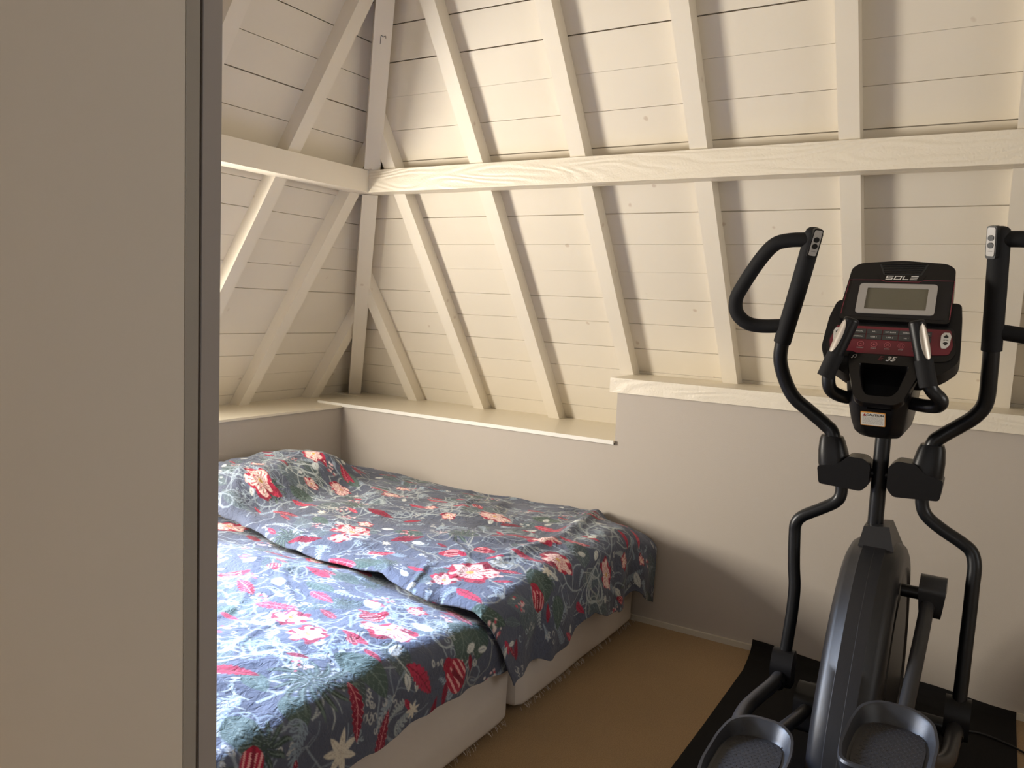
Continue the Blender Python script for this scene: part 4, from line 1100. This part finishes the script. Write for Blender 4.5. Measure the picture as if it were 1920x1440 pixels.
# jack symbols
bm = bmesh.new()
add_tube(bm, [F(-.0895, -.216, .0112), F(-.0885, -.207, .0112), F(-.0800, -.205, .0112), F(-.081, -.214, .0112)], .0006, seg=5, n=1)
for u, v in ((-.0915, -.2165), (-.083, -.2145)): add_prism(bm, [(u + .0018 * math.cos(a), v + .0014 * math.sin(a)) for a in (0, 1, 2, 3, 4, 5)], F, .0108, .0116)
part('music_symbol', bm, 'ink', CONS, False); bm = bmesh.new()
add_tube(bm, [F(.083 + .006 * math.cos(a), -.214 + .006 * math.sin(a), .0112) for a in [R(-30 + 24 * k) for k in range(11)]], .0007, seg=5, n=1)
for s in (-1, 1): add_prism(bm, [(.083 + s * .006 - .0013, -.2195), (.083 + s * .006 + .0013, -.2195), (.083 + s * .006 + .0013, -.215), (.083 + s * .006 - .0013, -.215)], F, .0108, .0116)
part('headphone_symbol', bm, 'ink', CONS, False)
# caution sticker on the front of the nose
SO = Vector((MX - .010, -1.1275, 1.262)); SV = Vector((0, -.030, .050)).normalized(); SV = Vector((0, -.5145, .8575)); SNN = Vector((0, -.8575, -.5145))
def G(u, v, d=0.0): return SO + CU * u + SV * v + SNN * d
def gplate(poly, d0, d1): bm = bmesh.new(); add_prism(bm, poly, G, d0, d1); return bm
def gr(u0, v0, u1, v1): return [(u0, v0), (u1, v0), (u1, v1), (u0, v1)]
sk = part('caution_sticker', gplate(round_poly(gr(-.0335, -.024, .0335, .024), .003), -.002, .0010), 'orange', CONS, False, 'white and orange caution sticker')
part('sticker_paper', gplate(round_poly(gr(-.0315, -.022, .0315, .022), .0015), .0008, .0014), 'paper', CONS, False)
part('lettering', text_bm('CAUTION', .0105, fn=G, u=.006, v=.0155, d=.0014, bold=.0003, ext=.0003), 'inkblk', CONS, False)
part('warning_triangle', gplate([(-.028, .0105), (-.0175, .0105), (-.02275, .0195)], .0013, .0018), 'inkred', CONS, False)
bm = bmesh.new(); rq = random.Random(4)
for i in range(8):
    x = -.028; v = .0075 - i * .0035
    while x < .026:
        w = rq.uniform(.002, .007); add_prism(bm, gr(x, v, min(x + w, .028), v + .0014), G, .0013, .0017); x += w + .0014
part('printed_lines', bm, 'inkdim', CONS, False)

# fixed centre grips with pulse sensors
for s, T0, T1, tail in ((-1, (3.082, -1.150, 1.555), (3.022, -1.165, 1.378), [(3.030, -1.160, 1.400), (3.032, -1.155, 1.358), (3.043, -1.14, 1.333), (3.075, -1.11, 1.318), (3.105, -1.06, 1.316)]),
                         (1, (3.250, -1.150, 1.556), (3.297, -1.165, 1.372), [(3.291, -1.160, 1.395), (3.306, -1.155, 1.363), (3.330, -1.15, 1.337), (3.322, -1.13, 1.318), (3.285, -1.10, 1.313), (3.225, -1.06, 1.316)])):
    A, B = Vector(T0), Vector(T1); d = (B - A).normalized()
    fg = part('fixed_grip', tube(tail, .0195, seg=20), 'metal')
    part('grip_sleeve', tube([A + (B - A) * .60, B], .0245, seg=24), 'foam', fg)
    part('sensor_sleeve', tube([A + (B - A) * .66, A + (B - A) * .3, A + (B - A) * .0], .0225, seg=24, round_end=.008), 'black', fg)
    # oval steel plate lying on the sleeve
    side = Vector((.62 * (-1 if s < 0 else 1), -.78, 0)); side = (side - d * side.dot(d)).normalized(); tv = d.cross(side)
    bm = bmesh.new(); n1, n2 = 16, 12; grid = []
    cc = A + (B - A) * .34
    for i in range(n1 + 1):
        t = -1 + 2 * i / n1; L_ = .052 * t; hw = R(34) * math.sqrt(max(1 - t * t, 0.0008))
        grid.append([bm.verts.new(cc + d * L_ + (side * math.cos(a) + tv * math.sin(a)) * .0240) for a in [hw * (-1 + 2 * j / n2) for j in range(n2 + 1)]])
    for i in range(n1):
        for j in range(n2): bm.faces.new((grid[i][j], grid[i][j + 1], grid[i + 1][j + 1], grid[i + 1][j]))
    ex = bmesh.ops.extrude_face_region(bm, geom=bm.faces[:])
    for e in ex['geom']:
        if isinstance(e, bmesh.types.BMVert):
            p = e.co - cc; p2 = p - d * p.dot(d); e.co = e.co - p2.normalized() * .003
    part('pulse_sensor', bm, 'steel', fg)

# ------------------------------------------------------------------ power cable on the floor
pts = [(3.32, -.36, .012), (3.42, -.30, .011), (3.512, -.25, .011), (3.60, -.27, .011), (3.664, -.30, .007), (3.78, -.40, .006), (3.98, -.42, .006), (4.3, -.2, .006), (4.6, -.05, .006)]
tag(obj('power_cable', tube(pts, .004, seg=8), M['cable'], None, True), 'thin black cable running off the mat across the carpet to the right', 'cable')
